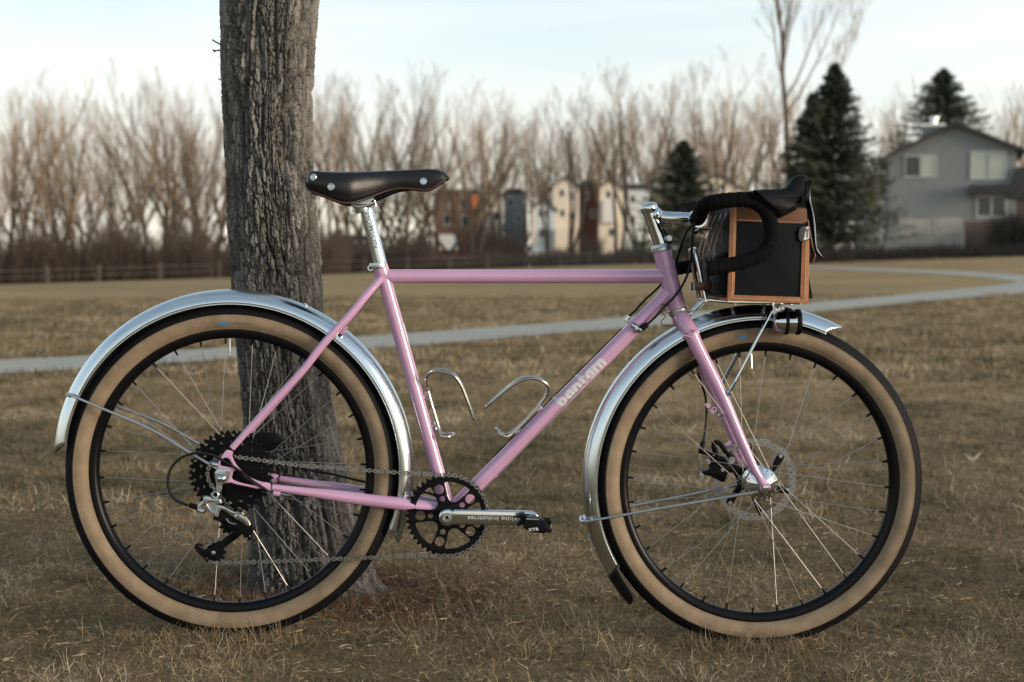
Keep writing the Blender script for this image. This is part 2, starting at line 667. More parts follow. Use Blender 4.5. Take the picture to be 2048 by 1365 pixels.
NC = 54
U = TH / (2 * PI) * NC
Vv = ZT / 0.085
wu = (vnoise(U * 0.5, ZT * 9, 1, NC // 2) - 0.5) * 1.1 + (vnoise(U * 2, ZT * 40, 2, NC * 2) - 0.5) * 0.7 + (vnoise(U * 4, ZT * 110, 4, NC * 4) - 0.5) * 0.35
wv = (vnoise(U * 0.7, ZT * 13, 3) - 0.5) * 1.2
f1, f2, cid = worley(U + wu, Vv + wv + 0.5 * np.mod(np.floor(U + wu), 2), NC, 11)
plate_h = sstep(0.01, 0.13, f2 - f1)
g1, g2, gid = worley((U + wu * 0.7) * 2, ZT / 0.026 + wv * 1.3, NC * 2, 23)
fine_h = sstep(0.01, 0.16, g2 - g1)
rough = vnoise(U * 6, ZT * 190, 5, NC * 6) - 0.5 + 0.6 * (vnoise(U * 13, ZT * 420, 6, NC * 13) - 0.5)
lump = (vnoise(U * 0.25, ZT * 4.5, 8) - 0.5)
fur = np.abs(vnoise(U * 0.9 + wu * 0.35, ZT * 5.5, 31, None) - 0.5)
fur2 = np.abs(vnoise(U * 1.7 + wu * 0.5 + 9, ZT * 11, 33, None) - 0.5)
disp = -0.015 * (1 - sstep(0.0, 0.12, fur)) - 0.009 * (1 - sstep(0.0, 0.10, fur2)) + 0.0120 * (plate_h - 0.75) * (0.6 + 0.7 * cid) + 0.0056 * (fine_h - 0.6) * (0.5 + gid) + 0.0016 * rough + 0.012 * lump
# a knot high on the right
kx, kz = at_depth(590, 90, TD - 0.1).x, at_depth(590, 90, TD - 0.1).z
px0 = cx_ + rx_ * np.cos(TH)
dk = np.hypot((px0 - kx) / 0.030, (ZT - kz) / 0.030)
disp += np.where(np.sin(TH) < 0, 0.006 * np.exp(-dk ** 2) - 0.006 * np.exp(-(dk / 0.3) ** 2), 0)
fade = np.clip((rx_ - 0.11) * 4, 0, 1)
root = 0.012 * np.sin(TH * 5 + 1.3) * fade + fade * 0.016 * (vnoise(px0 * 75 + 3, ZT * 30, 15) - 0.5) + fade * 0.010 * (vnoise(px0 * 190, ZT * 90, 16) - 0.5)
Xt = cx_ + (rx_ + disp + root) * np.cos(TH)
Yt = TY + (ry_ + disp + root) * np.sin(TH)
V = np.stack([Xt.ravel(), Yt.ravel(), ZT.ravel()], 1)
nth = len(th)
idx = np.arange(NZ * nth).reshape(NZ, nth)
nxt = np.roll(idx, -1, 1)
F = np.stack([idx[:-1].ravel(), nxt[:-1].ravel(), nxt[1:].ravel(), idx[1:].ravel()], 1)


def bark_mat(name, c1, c2, c3):
    m = bpy.data.materials.new(name)
    m.use_nodes = True
    nt = m.node_tree
    b = nt.nodes['Principled BSDF']
    b.inputs['Roughness'].default_value = 0.9
    b.inputs['Specular IOR Level'].default_value = 0.2
    geo = nt.nodes.new('ShaderNodeNewGeometry')
    mp = nt.nodes.new('ShaderNodeMapping')
    mp.inputs['Scale'].default_value = (1, 1, 0.28)
    nt.links.new(geo.outputs['Position'], mp.inputs['Vector'])
    noise, mr, mix = grass_nodes(nt, mp.outputs['Vector'])
    c = mix(mr(noise(60, 6, 0.65), 0.35, 0.65), c1, c2)
    c = mix(mr(noise(14, 4), 0.42, 0.66, 0, 0.7), c, c3)
    c = mix(mr(noise(230, 3, 0.7), 0.52, 0.70, 0, 0.6), c, tuple(min(1, q * 1.9) for q in c1))
    at = nt.nodes.new('ShaderNodeAttribute')
    at.attribute_name = 'plate'
    c = mix(mr(at.outputs['Fac'], 0.40, 0.95, 0, 0.80), c, tuple(min(1, q * 2.0) for q in c1))
    nt.links.new(c, b.inputs['Base Color'])
    bp = nt.nodes.new('ShaderNodeBump')
    bp.inputs['Strength'].default_value = 0.7
    bp.inputs['Distance'].default_value = 0.003
    nt.links.new(noise(300, 4, 0.7), bp.inputs['Height'])
    nt.links.new(bp.outputs['Normal'], b.inputs['Normal'])
    return m


M['bark'] = bark_mat('grey_bark', (0.150, 0.141, 0.128), (0.050, 0.046, 0.041), (0.085, 0.083, 0.078))
M['twig'] = mat('twig_bark', (0.085, 0.066, 0.050), 0.9)
tree = empty('tree', (float(prow[2, 1]), TY, 0.0))
tag(tree, 'large grey tree trunk with furrowed bark standing right behind the bicycle', 'tree')
V[:, 0] -= tree.location.x
V[:, 1] -= tree.location.y
tmesh = np_mesh('trunk', V, F, 'bark', True)
at = tmesh.attributes.new('plate', 'FLOAT', 'POINT')
at.data.foreach_set('value', (0.65 * cid + 0.35 * gid).ravel().astype(np.float32))
link('trunk', tmesh, tree)


def branch_set(rng, base, dirs, length, rad, levels, counts, lens, segs=(6, 4, 3, 2), trop=0.25, spread=(22, 48), wob=0.16, start=0.25):
    """recursive limbs; returns list of (points, radii) per level"""
    out = [[] for _ in range(levels)]

    def grow(lv, p0, d0, L, r0):
        n = segs[lv]
        pts, rad_ = [p0], [r0]
        d = d0.normalized()
        for i in range(n):
            d = (d + Vector((rng.uniform(-wob, wob), rng.uniform(-wob, wob), rng.uniform(-wob, wob) * 0.6 + trop * (0.5 if lv == 0 else 1) / n * 1.6))).normalized()
            pts.append(pts[-1] + d * (L / n))
            rad_.append(max(r0 * (1 - 0.78 * (i + 1) / n), 0.0012))
        out[lv].append((pts, rad_))
        if lv + 1 < levels:
            for c in range(counts[lv]):
                t = start + (1 - start) * (c + rng.random()) / counts[lv]
                f = min(t * n, n - 1e-3)
                i = int(f)
                q = pts[i].lerp(pts[i + 1], f - i)
                dd = (pts[i + 1] - pts[i]).normalized()
                ax = dd.orthogonal().normalized()
                ax.rotate(Matrix.Rotation(rng.uniform(0, 2 * PI), 3, dd))
                nd = dd.copy()
                nd.rotate(Matrix.Rotation(R(rng.uniform(*spread)), 3, ax))
                rr = rad_[i] * (1 - (f - i)) + rad_[i + 1] * (f - i)
                grow(lv + 1, q, nd, L * lens[lv] * (1.15 - 0.55 * t) * rng.uniform(0.75, 1.2), max(rr * 0.62, 0.0015))
    for d in dirs:
        grow(0, Vector(base), Vector(d), length * rng.uniform(0.88, 1.08), rad * rng.uniform(0.85, 1.1))
    return out


def tubes_np(lst, seg=3):
    """fast prism tubes for many branches"""
    Vs, Fs, o = [], [], 0
    ks = np.arange(seg) * 2 * PI / seg
    ca, sa = np.cos(ks), np.sin(ks)
    for pts, rad_ in lst:
        P_ = np.array([tuple(q) for q in pts])
        n = len(P_)
        T = np.gradient(P_, axis=0)
        T /= np.linalg.norm(T, axis=1)[:, None] + 1e-9
        ref = np.array([0.31, 0.95, 0.05])
        A = np.cross(T, ref)
        A /= np.linalg.norm(A, axis=1)[:, None] + 1e-9
        B = np.cross(T, A)
        r = np.array(rad_)[:, None, None]
        ring = P_[:, None, :] + r * (A[:, None, :] * ca[None, :, None] + B[:, None, :] * sa[None, :, None])
        Vs.append(ring.reshape(-1, 3))
        i0 = np.arange(n - 1)[:, None] * seg + np.arange(seg)[None, :]
        i1 = np.arange(n - 1)[:, None] * seg + (np.arange(seg)[None, :] + 1) % seg
        Fs.append(np.stack([i0, i1, i1 + seg, i0 + seg], -1).reshape(-1, 4) + o)
        o += n * seg
    return np.concatenate(Vs), np.concatenate(Fs)


rg = random.Random(21)
tp = Vector((float(prow[-1, 1]) - tree.location.x, 0, z_hi - 0.05))
lim = branch_set(rg, tp, [(-0.45, 0.1, 1), (0.5, 0.25, 1), (0.05, -0.35, 1), (0.1, 0.6, 0.9)], 3.2, 0.062, 3, (7, 7), (0.5, 0.42), segs=(8, 5, 3))
link('limb', np_mesh('limb', *tubes_np(lim[0], 10), 'bark', True), tree)
link('branch', np_mesh('branch', *tubes_np(lim[1] + lim[2], 5), 'twig', True), tree)
tw = MB()
for pts in ([(450, 95, 0), (440, 89, 0), (424, 80, 0)], [(450, 103, 0), (438, 101, 0), (432, 102, 0), (424, 100, 0)], [(450, 155, 0), (441, 160, 0), (437, 157, 0)], [(428, 101, 0), (430, 105, 0)]):
    wp = [at_depth(a, b, TD) - tree.location for a, b, c in pts]
    tw.tube(wp, [0.0022, 0.0019, 0.0016, 0.0012][:len(wp)], 6)
tw.build_each('twig', 'twig', tree)

# ================================================================== far trees
M['farbark'] = mat('brown_bark', (0.115, 0.095, 0.072), 0.95, var=0.3, scale=0.8)
M['fartwig'] = mat('warm_twigs', (0.36, 0.255, 0.162), 0.95, var=0.35, scale=0.35)
M['palebark'] = mat('pale_bark', (0.135, 0.108, 0.085), 0.95, var=0.3, scale=0.8)


def bare_variant(seed, H, stems, lean, twiggy=1.0, cnt=9, low=0.24):
    rg = random.Random(seed)
    dirs = []
    for k in range(stems):
        a = 2 * PI * k / stems + rg.uniform(-0.4, 0.4)
        l_ = R(lean) * rg.uniform(0.35, 1.15)
        dirs.append((math.sin(l_) * math.cos(a), math.sin(l_) * math.sin(a), math.cos(l_)))
    lv = branch_set(rg, (0, 0, -0.3), dirs, H * 0.92, 0.0115 * H * (5 / max(stems, 4)) ** 0.5, 4, (cnt, int(6 * twiggy), 7), (0.40, 0.46, 0.52), segs=(7, 4, 3, 2), trop=0.42, spread=(16, 42), wob=0.15, start=low)
    for lst in lv[2:]:
        for k, (pts, rad_) in enumerate(lst):
            lst[k] = (pts, [max(q * 0.75, 0.0042) for q in rad_])
    return np_mesh('trunk', *tubes_np(lv[0], 6), 'farbark', True), np_mesh('crown', *tubes_np(lv[1] + lv[2] + lv[3], 3), 'fartwig', False)


VAR = [bare_variant(31, 12.5, 6, 30), bare_variant(32, 12.5, 5, 25), bare_variant(33, 12.5, 7, 33), bare_variant(34, 12.5, 4, 22), bare_variant(35, 12.5, 5, 34, 1.1), bare_variant(36, 12.5, 6, 27),
       bare_variant(41, 12.5, 2, 10, 0.9, 9, 0.46), bare_variant(42, 12.5, 3, 15, 0.9, 8, 0.48), bare_variant(43, 12.5, 1, 5, 1.0, 12, 0.44)]
ORD = ['first', 'second', 'third', 'fourth', 'fifth', 'sixth', 'seventh', 'eighth', 'ninth', 'tenth', 'eleventh', 'twelfth', 'thirteenth', 'fourteenth', 'fifteenth', 'sixteenth', 'seventeenth', 'eighteenth', 'nineteenth', 'twentieth']
rg = random.Random(8)


def bare_tree(px, d, top_py, v, label, group='bare trees along the far edge of the lawn'):
    g = ground_at(px, d)
    top = at_depth(px, top_py, d).z
    k = (top - g.z) / 12.6
    t = empty('bare_tree', g, None, rg.uniform(0, 6.28))
    t.scale = (k * 1.02, k * 1.02, k)
    tag(t, label, 'tree', group)
    link('trunk', VAR[v][0], t)
    link('crown', VAR[v][1], t)
    return t


left_row = [(-40, 215), (14, 190), (70, 212), (122, 196), (178, 206), (236, 218), (286, 192), (332, 190), (380, 180), (428, 178), (478, 184), (560, 200), (650, 182), (706, 160), (752, 168), (806, 178), (868, 190), (925, 180)]
for i, (px, tp_) in enumerate(left_row):
    d = 108 + (i % 3) * 7 + rg.uniform(-3, 3) + max(0, px) * 0.03
    w = 'behind the low fence on the left side, %s from the left edge' % ORD[i] if px < 480 else 'rising behind the seat and trunk, %s of that group' % ORD[i - 11]
    bare_tree(px, d, tp_ + rg.uniform(-8, 8), i % 6, 'bare multi-stemmed tree ' + w)
mid_row = [(950, 215), (1005, 232), (1050, 225), (1095, 238), (1140, 222), (1190, 205), (1235, 185), (1280, 190), (1325, 180), (1375, 188), (1425, 160), (1475, 185), (1530, 195), (1600, 205)]
for i, (px, tp_) in enumerate(mid_row):
    d = 138 + (i % 3) * 8 + rg.uniform(-3, 3)
    bare_tree(px, d, tp_ + rg.uniform(-8, 8), 6 + i % 3, 'tall thin bare tree in front of the far townhouses, %s from the saddle rightwards' % ORD[i])
back_row = [(150, 226), (400, 212), (835, 214)]
for i, (px, tp_) in enumerate(back_row):
    bare_tree(px, 136 + (i % 3) * 5, tp_, (i * 5 + 2) % 6, 'bare tree of the second row seen through the front row, %s from the left edge' % ORD[i])
fill_row = [(980, 236), (1030, 240), (1085, 244), (1135, 236), (1180, 228), (1225, 214), (1270, 206), (1310, 204), (1355, 200), (1405, 196), (1455, 194), (1510, 205), (1560, 212)]
for i, (px, tp_) in enumerate(fill_row):
    bare_tree(px, 225 + (i % 3) * 5, tp_, (i * 7 + 3) % 6, 'bare tree rising behind the townhouse roofs, %s from the saddle rightwards' % ORD[i])
right_row = [(1655, 225), (1710, 235), (1765, 200), (1815, 215), (1950, 190), (1990, 210), (2030, 200), (2080, 195)]
for i, (px, tp_) in enumerate(right_row):
    bare_tree(px, 128 + (i % 2) * 8, tp_, (i * 2 + 3) % 6, 'bare tree rising behind the grey house and spruces, %s from the left' % ORD[i])

# the tall single-trunk bare tree beside the spruces
rgt = random.Random(77)
H = 19.0
lv = branch_set(rgt, (0, 0, -0.3), [(0.02, 0, 1)], H, 0.24, 4, (16, 9, 8), (0.34, 0.42, 0.46), segs=(9, 5, 3, 2), trop=0.40, spread=(24, 48), wob=0.10, start=0.42)
for lst in lv[2:]:
    for k, (pts, rad_) in enumerate(lst):
        lst[k] = (pts, [max(q * 0.7, 0.0045) for q in rad_])
g = ground_at(1592, 88)
tt = empty('bare_tree', g, None, 0.4)
tag(tt, 'tallest bare tree with a single pale trunk rising above the dark spruces', 'tree')
link('trunk', np_mesh('trunk', *tubes_np(lv[0], 8), 'palebark', True), tt)
link('crown', np_mesh('crown', *tubes_np(lv[1] + lv[2] + lv[3], 3), 'fartwig', False), tt)
# a leaning limb to the right of it
lv = branch_set(rgt, (0, 0, 6.0), [(0.62, 0.1, 1.0)], 12.0, 0.075, 4, (11, 8, 6), (0.34, 0.42, 0.45), segs=(8, 4, 3, 2), trop=0.6, spread=(16, 34), wob=0.08, start=0.35)
for lst in lv[1:]:
    for k, (pts, rad_) in enumerate(lst):
        lst[k] = (pts, [max(q * 0.7, 0.0045) for q in rad_])
link('limb', np_mesh('limb', *tubes_np(sum(lv, []), 4), 'fartwig', False), tt)

# spruces
def needle_mat():
    m = bpy.data.materials.new('spruce_needles')
    m.use_nodes = True
    nt = m.node_tree
    b = nt.nodes['Principled BSDF']
    b.inputs['Roughness'].default_value = 0.85
    b.inputs['Specular IOR Level'].default_value = 0.2
    geo = nt.nodes.new('ShaderNodeNewGeometry')
    noise, mr, mix = grass_nodes(nt, geo.outputs['Position'])
    c = mix(mr(noise(1.6, 4), 0.38, 0.66), (0.044, 0.062, 0.038), (0.082, 0.094, 0.060))
    c = mix(mr(noise(6.0, 3), 0.5, 0.72, 0, 0.6), c, (0.105, 0.098, 0.070))
    nt.links.new(c, b.inputs['Base Color'])
    return m


M['needles'] = needle_mat()


def spruce(px, d, top_py, half_w_px, label, seed):
    g = ground_at(px, d)
    H = at_depth(px, top_py, d).z - g.z
    Wd = half_w_px / FPX * d
    rs = np.random.default_rng(seed)
    t = empty('spruce_tree', g)
    tag(t, label, 'tree', 'dark spruces near the grey house')
    MB().tube([(0, 0, -0.3), (0, 0, H * 0.5), (0, 0, H * 0.99)], [0.16, 0.09, 0.015], 8).build('trunk', 'farbark', t)
    nb = int(62 * H)
    zf = rs.random(nb) ** 0.85
    z = 0.4 + zf * (H - 0.45)
    L = Wd * (1 - (z / H)) ** 0.82 * rs.uniform(0.42, 1.22, nb) + 0.10
    a = rs.uniform(0, 2 * PI, nb)
    Vs, Fs = [], []
    ns = 26
    tt_ = np.linspace(0.12, 1.0, ns)
    for i in range(nb):
        dx, dy = math.cos(a[i]), math.sin(a[i])
        droop = -0.22 * L[i] * tt_ + 0.20 * L[i] * tt_ ** 2.6
        bx, by, bz = dx * L[i] * tt_, dy * L[i] * tt_, z[i] + droop + 0.10 * L[i]
        # needle sprays: small triangles either side
        for s_ in (-1, 1):
            ln = (0.12 + 0.26 * (1 - tt_)) * rs.uniform(0.6, 1.3, ns) * min(1.0, 0.45 + 0.4 * L[i])
            ox = -dy * s_ * ln * 0.9 + dx * ln * 0.6 + rs.normal(0, 0.03, ns)
            oy = dx * s_ * ln * 0.9 + dy * ln * 0.6 + rs.normal(0, 0.03, ns)
            oz = rs.uniform(-0.26, 0.20, ns)
            wv_ = 0.055
            p0 = np.stack([bx - dx * wv_, by - dy * wv_, bz + 0.02], 1)
            p1 = np.stack([bx + dx * wv_, by + dy * wv_, bz - 0.02], 1)
            p2 = np.stack([bx + ox, by + oy, bz + oz], 1)
            Vs.append(np.stack([p0, p1, p2], 1).reshape(-1, 3))
    V = np.concatenate(Vs)
    F = np.arange(len(V)).reshape(-1, 3)
    link('crown', np_mesh('crown', V, F, 'needles', False), t)


spruce(1664, 84, 128, 150, 'tallest dark spruce just right of the brake hood', 1)
spruce(1622, 86, 188, 112, 'lower dark spruce merging with the left side of the tallest one', 2)
spruce(1880, 118, 138, 215, 'broad dark spruce rising behind the chimney of the grey house', 3)
spruce(1364, 104, 282, 130, 'small dark spruce seen between the stem and the bag', 4)

# ================================================================== buildings
M['siding'] = mat('grey_siding', (0.225, 0.240, 0.238), 0.85, var=0.08, scale=1.5)
M['roof'] = mat('dark_shingles', (0.048, 0.052, 0.054), 0.9, var=0.25, scale=3)
M['trimgrey'] = mat('grey_trim', (0.55, 0.60, 0.60), 0.7)
M['blind'] = mat('window_blind', (0.46, 0.49, 0.42), 0.5, var=0.1, scale=2)
M['glass'] = mat('window_glass', (0.030, 0.036, 0.034), 0.08)
M['flue'] = mat('flue_metal', (0.75, 0.76, 0.74), 0.25, 0.7)
M['fencewood'] = mat('weathered_boards', (0.38, 0.37, 0.34), 0.9, var=0.35, scale=2)
M['brownwood'] = mat('brown_boards', (0.12, 0.09, 0.075), 0.9, var=0.3, scale=2)
M['brick'] = mat('red_brick', (0.17, 0.085, 0.062), 0.9, var=0.25, scale=1.2)
M['orange'] = mat('orange_panel', (0.42, 0.13, 0.06), 0.8, var=0.1)
M['cream'] = mat('cream_siding', (0.74, 0.64, 0.52), 0.85, var=0.12, scale=0.6)
M['bluegrey'] = mat('pale_blue_siding', (0.54, 0.60, 0.62), 0.85, var=0.1, scale=0.6)
M['white'] = mat('white_trim', (0.66, 0.65, 0.62), 0.7)
M['rail'] = mat('grey_rail', (0.11, 0.10, 0.088), 0.9, var=0.2, scale=2)


def Q(px, py, d):
    return at_depth(px, py, d)


def pane_box(parent, name, px0, py0, px1, py1, d, depth, m, dy=0.0):
    a, b = Q(px0, py1, d), Q(px1, py0, d)
    o = MB().box(((a.x + b.x) / 2 - parent.location.x, dy + depth / 2 - 0.0, (a.z + b.z) / 2 - parent.location.z), (b.x - a.x, depth, b.z - a.z)).build(name, m, parent, smooth=False)
    return o


DH = 100.0
gH = ground_at(1895, DH)
house = empty('house', gH, None, -0.26)
tag(house, 'grey sided two storey house with gable roof and small chimney', 'house')


def hx(px, d=DH):
    return Q(px, 500, d).x - gH.x


def hz(py, d=DH):
    return Q(1900, py, d).z - gH.z


wall = [(hx(1772), -0.6), (hx(2024), -0.6), (hx(2024), hz(300)), (hx(1905), hz(249)), (hx(1772), hz(313))]
w_ = MB().plate([wall], 4.5, 9.0)
wo = w_.build('wall', 'siding', house, smooth=False)
# lap boards are too fine to pick apart here; the two slopes of the roof
rf_ = MB()
ridge = (hx(1905), hz(244))
for ex, ez in ((hx(1757), hz(318)), (hx(2040), hz(303))):
    dx, dz = ex - ridge[0], ez - ridge[1]
    t = 0.22
    rf_.plate([[ridge, (ex, ez), (ex, ez - t), (ridge[0], ridge[1] - t)]], 4.4, 10.0)
rfo = rf_.build('roof', 'roof', house, smooth=False)
ch_ = MB().box((hx(1864), 1.2, (hz(250) + hz(285)) / 2), (hx(1886) - hx(1842), 1.2, hz(250) - hz(285)))
cho = ch_.build('chimney', 'siding', rfo, smooth=False)
MB().box((hx(1864), 1.2, hz(247.5)), (hx(1889) - hx(1840), 1.4, hz(245) - hz(250))).build('chimney_cap', 'flue', rfo, smooth=False)
MB().lathe((hx(1866), 1.2, hz(245)), [(0.22, 0), (0.22, 0.30), (0.30, 0.32), (0.30, 0.46), (0.10, 0.56), (0, 0.57)], 16, axis='Z').build('flue', 'flue', rfo)


def window(parent, px0, py0, px1, py1, panes, d, fw_=2.2, mat_frame='trimgrey'):
    w = empty('window', (0, 0, 0), parent)
    a, b = Q(px0, py1, d), Q(px1, py0, d)
    lx, lz = parent.location.x, parent.location.z
    s_ = d / FPX
    fr_ = MB()
    for (x0, y0, x1, y1) in ((px0, py0, px1, py0 + fw_), (px0, py1 - fw_, px1, py1), (px0, py0 + fw_, px0 + fw_, py1 - fw_), (px1 - fw_, py0 + fw_, px1, py1 - fw_)):
        u, v = Q(x0, y1, d), Q(x1, y0, d)
        fr_.box(((u.x + v.x) / 2 - lx, -0.03, (u.z + v.z) / 2 - lz), (v.x - u.x, 0.12, v.z - u.z))
    n = len(panes)
    for k in range(1, n):
        xm = px0 + (px1 - px0) * k / n
        u, v = Q(xm - fw_ / 2, py1 - fw_, d), Q(xm + fw_ / 2, py0 + fw_, d)
        fr_.box(((u.x + v.x) / 2 - lx, -0.028, (u.z + v.z) / 2 - lz), (v.x - u.x, 0.11, v.z - u.z))
    fr_.build('window_frame', mat_frame, w, smooth=False)
    for k, mm in enumerate(panes):
        xa_, xb_ = px0 + (px1 - px0) * k / n + fw_ * 0.6, px0 + (px1 - px0) * (k + 1) / n - fw_ * 0.6
        u, v = Q(xa_, py1 - fw_ * 0.8, d), Q(xb_, py0 + fw_ * 0.8, d)
        MB().box(((u.x + v.x) / 2 - lx, -0.012, (u.z + v.z) / 2 - lz), (v.x - u.x, 0.06, v.z - u.z)).build('pane', mm, w, smooth=False)
    return w


window(house, 1812, 310, 1874, 354, ['glass', 'blind'], DH)
window(house, 1939, 304, 2007, 360, ['blind', 'blind'], DH)
window(house, 1950, 392, 2008, 436, ['glass', 'glass'], DH, 3.0)
aw = MB().plate([[(hx(1932), hz(390)), (hx(2012), hz(390)), (hx(2010), hz(372)), (hx(1936), hz(372))]], -0.5, 1.0)
aw.build('awning', 'roof', house, smooth=False)
dp = MB().box((hx(1781), -0.06, hz(400)), (0.10, 0.10, hz(318) - hz(480)))
dp.build('downpipe', 'siding', house, smooth=False)
# lower wing on the right
wg = MB().plate([[(hx(2010), -0.6), (hx(2140), -0.6), (hx(2140), hz(395)), (hx(2010), hz(395))]], 3.0, 5.9)
wg.build('side_wing', 'brownwood', house, smooth=False)
MB().plate([[(hx(2004), hz(398)), (hx(2150), hz(398)), (hx(2140), hz(338)), (hx(2024), hz(338))]], 3.0, 6.6).build('wing_roof', 'roof', house, smooth=False)

# pale building glimpsed left of the grey house
dP = 135.0
gP = ground_at(1752, dP)
pale = empty('house', gP)
tag(pale, 'narrow pale house end half hidden between the spruces and the grey house', 'house')
MB().plate([[(Q(1738, 500, dP).x - gP.x, -0.5), (Q(1790, 500, dP).x - gP.x, -0.5), (Q(1790, 360, dP).x - gP.x, Q(1770, 360, dP).z - gP.z), (Q(1755, 350, dP).x - gP.x, Q(1755, 350, dP).z - gP.z), (Q(1738, 362, dP).x - gP.x, Q(1738, 362, dP).z - gP.z)]], 3, 6).build('wall', 'bluegrey', pale, smooth=False)
for a, b, c, e in ((1740, 371, 1749, 378), (1760, 371, 1770, 378), (1752, 412, 1764, 428)):
    pane_box(pale, 'window', a, b, c, e, dP, 0.1, 'glass', -0.05)
MB().plate([[(Q(1734, 360, dP).x - gP.x, Q(1734, 362, dP).z - gP.z), (Q(1755, 346, dP).x - gP.x, Q(1755, 346, dP).z - gP.z), (Q(1795, 358, dP).x - gP.x, Q(1795, 358, dP).z - gP.z), (Q(1755, 349, dP).x - gP.x, Q(1755, 349.5, dP).z - gP.z)]], 3, 6.4).build('roof', 'roof', pale, smooth=False)

# board fences in front of the grey house
def board_fence(px0, px1, top, bot, d, n, m, label, seed):
    rs = random.Random(seed)
    g = ground_at((px0 + px1) / 2, d)
    f = empty('board_fence', g)
    tag(f, label, 'fence', 'board fences in front of the grey house')
    x0, x1 = Q(px0, 500, d).x - g.x, Q(px1, 500, d).x - g.x
    zt = Q((px0 + px1) / 2, top, d).z - g.z
    wd = (x1 - x0) / n
    for k in range(n):
        h_ = zt + rs.uniform(-0.05, 0.04)
        MB().box((x0 + wd * (k + 0.5), rs.uniform(-0.01, 0.01), h_ / 2 - 0.15), (wd * 0.93, 0.025, h_ + 0.3)).build('board', m, f, smooth=False)
    for z_ in (0.35, zt * 0.8):
        MB().box(((x0 + x1) / 2, 0.045, z_), (x1 - x0, 0.05, 0.09)).build('rail', m, f, smooth=False)
    return f


board_fence(1708, 1760, 447, 505, 92, 12, 'fencewood', 'short weathered board fence panel beside the spruce trunk', 1)
board_fence(1795, 1860, 438, 505, 90, 16, 'fencewood', 'weathered grey board fence panel left of the palest one', 2)
board_fence(1866, 1923, 436, 505, 90.3, 14, 'fencewood', 'palest weathered board fence panel below the gable', 3)
board_fence(1928, 2080, 442, 505, 91, 34, 'brownwood', 'dark brown board fence under the lower right window of the house', 4)


def townhouse(px0, px1, eave, base, d, gable, wall_m, label, wins, extra=None, roof_rise=22, side_m=None):
    g = ground_at((px0 + px1) / 2, d)
    h = empty('townhouse', g)
    tag(h, label, 'building', 'townhouses behind the far trees')
    X_ = lambda px: Q(px, 500, d).x - g.x
    Zz = lambda py: Q((px0 + px1) / 2, py, d).z - g.z
    pm_ = (px0 + px1) / 2
    if gable:
        MB().plate([[(X_(px0), -1), (X_(px1), -1), (X_(px1), Zz(eave)), (X_(pm_), Zz(eave - roof_rise)), (X_(px0), Zz(eave))]], 5, 10).build('wall', wall_m, h, smooth=False)
        r_ = MB()
        for ex in (px0 - 5, px1 + 5):
            sl_ = (eave + 4) if True else eave
            r_.plate([[(X_(pm_), Zz(eave - roof_rise - 4)), (X_(ex), Zz(sl_)), (X_(ex), Zz(sl_ + 4)), (X_(pm_), Zz(eave - roof_rise - 0.5))]], 5, 10.8)
        ro = r_.build('roof', 'roof', h, smooth=False)
    else:
        MB().plate([[(X_(px0), -1), (X_(px1), -1), (X_(px1), Zz(eave)), (X_(px0), Zz(eave))]], 5, 10).build('wall', wall_m, h, smooth=False)
        MB().plate([[(X_(px0 - 4), Zz(eave + 1.5)), (X_(px1 + 4), Zz(eave + 1.5)), (X_(px1 - 8), Zz(eave - roof_rise)), (X_(px0 + 8), Zz(eave - roof_rise))]], 5.2, 11).build('roof', 'roof', h, smooth=False)
    for (a, b, c, e) in wins:
        w = pane_box(h, 'window', a - 1.4, b - 1.4, c + 1.4, e + 1.4, d, 0.12, 'white', -0.06)
        gq = pane_box(h, 'pane', a, b, c, e, d, 0.05, 'glass', -0.09)
        gq.parent = w
    for ex in (extra or []):
        nm, a, b, c, e, mm, dep = ex
        pane_box(h, nm, a, b, c, e, d, dep, mm, -dep)
    return h


townhouse(868, 960, 388, 505, 190, False, 'brick', 'red brick townhouse with an orange panel just right of the saddle nose', [(922, 397, 936, 417), (924, 432, 936, 452), (886, 398, 898, 416), (888, 430, 899, 450)], [('bay_panel', 944, 390, 957, 419, 'orange', 0.6), ('porch', 880, 470, 915, 500, 'white', 1.2)], 9)
townhouse(962, 1006, 388, 505, 193, True, 'cream', 'narrow cream gabled townhouse beside the red brick one', [(972, 396, 980, 410), (988, 425, 996, 440)], None, 14)
townhouse(1008, 1050, 385, 505, 196, False, 'siding', 'dark grey townhouse section between two cream gables', [(1018, 398, 1026, 412), (1034, 430, 1042, 446)], None, 8)
townhouse(1064, 1110, 415, 505, 184, True, 'bluegrey', 'low pale blue gabled townhouse with four dark windows', [(1079, 420, 1087, 434), (1090, 420, 1096, 434), (1079, 458, 1087, 474), (1090, 458, 1097, 474)], [('porch', 1112, 458, 1142, 494, 'cream', 1.4), ('corner_board', 1064, 420, 1069, 490, 'cream', 0.3)], 14)
townhouse(1106, 1158, 370, 505, 190, True, 'cream', 'tallest cream gabled townhouse with stacked dark windows', [(1121, 380, 1128, 393), (1122, 420, 1129, 434), (1140, 385, 1147, 400), (1140, 425, 1147, 440)], None, 15)
townhouse(1160, 1198, 370, 505, 194, False, 'brick', 'brown brick townhouse section between the two cream gables', [(1170, 385, 1177, 399), (1182, 420, 1189, 435)], None, 8)
townhouse(1198, 1246, 374, 505, 190, True, 'cream', 'second cream gabled townhouse left of the head tube', [(1214, 383, 1221, 396), (1217, 420, 1224, 436), (1219, 458, 1227, 472)], [('bay_panel', 1205, 402, 1233, 446, 'white', 0.8)], 14)
townhouse(1250, 1300, 378, 505, 196, False, 'bluegrey', 'grey townhouse partly hidden behind the stem', [(1262, 392, 1270, 406), (1262, 432, 1270, 448)], None, 10)
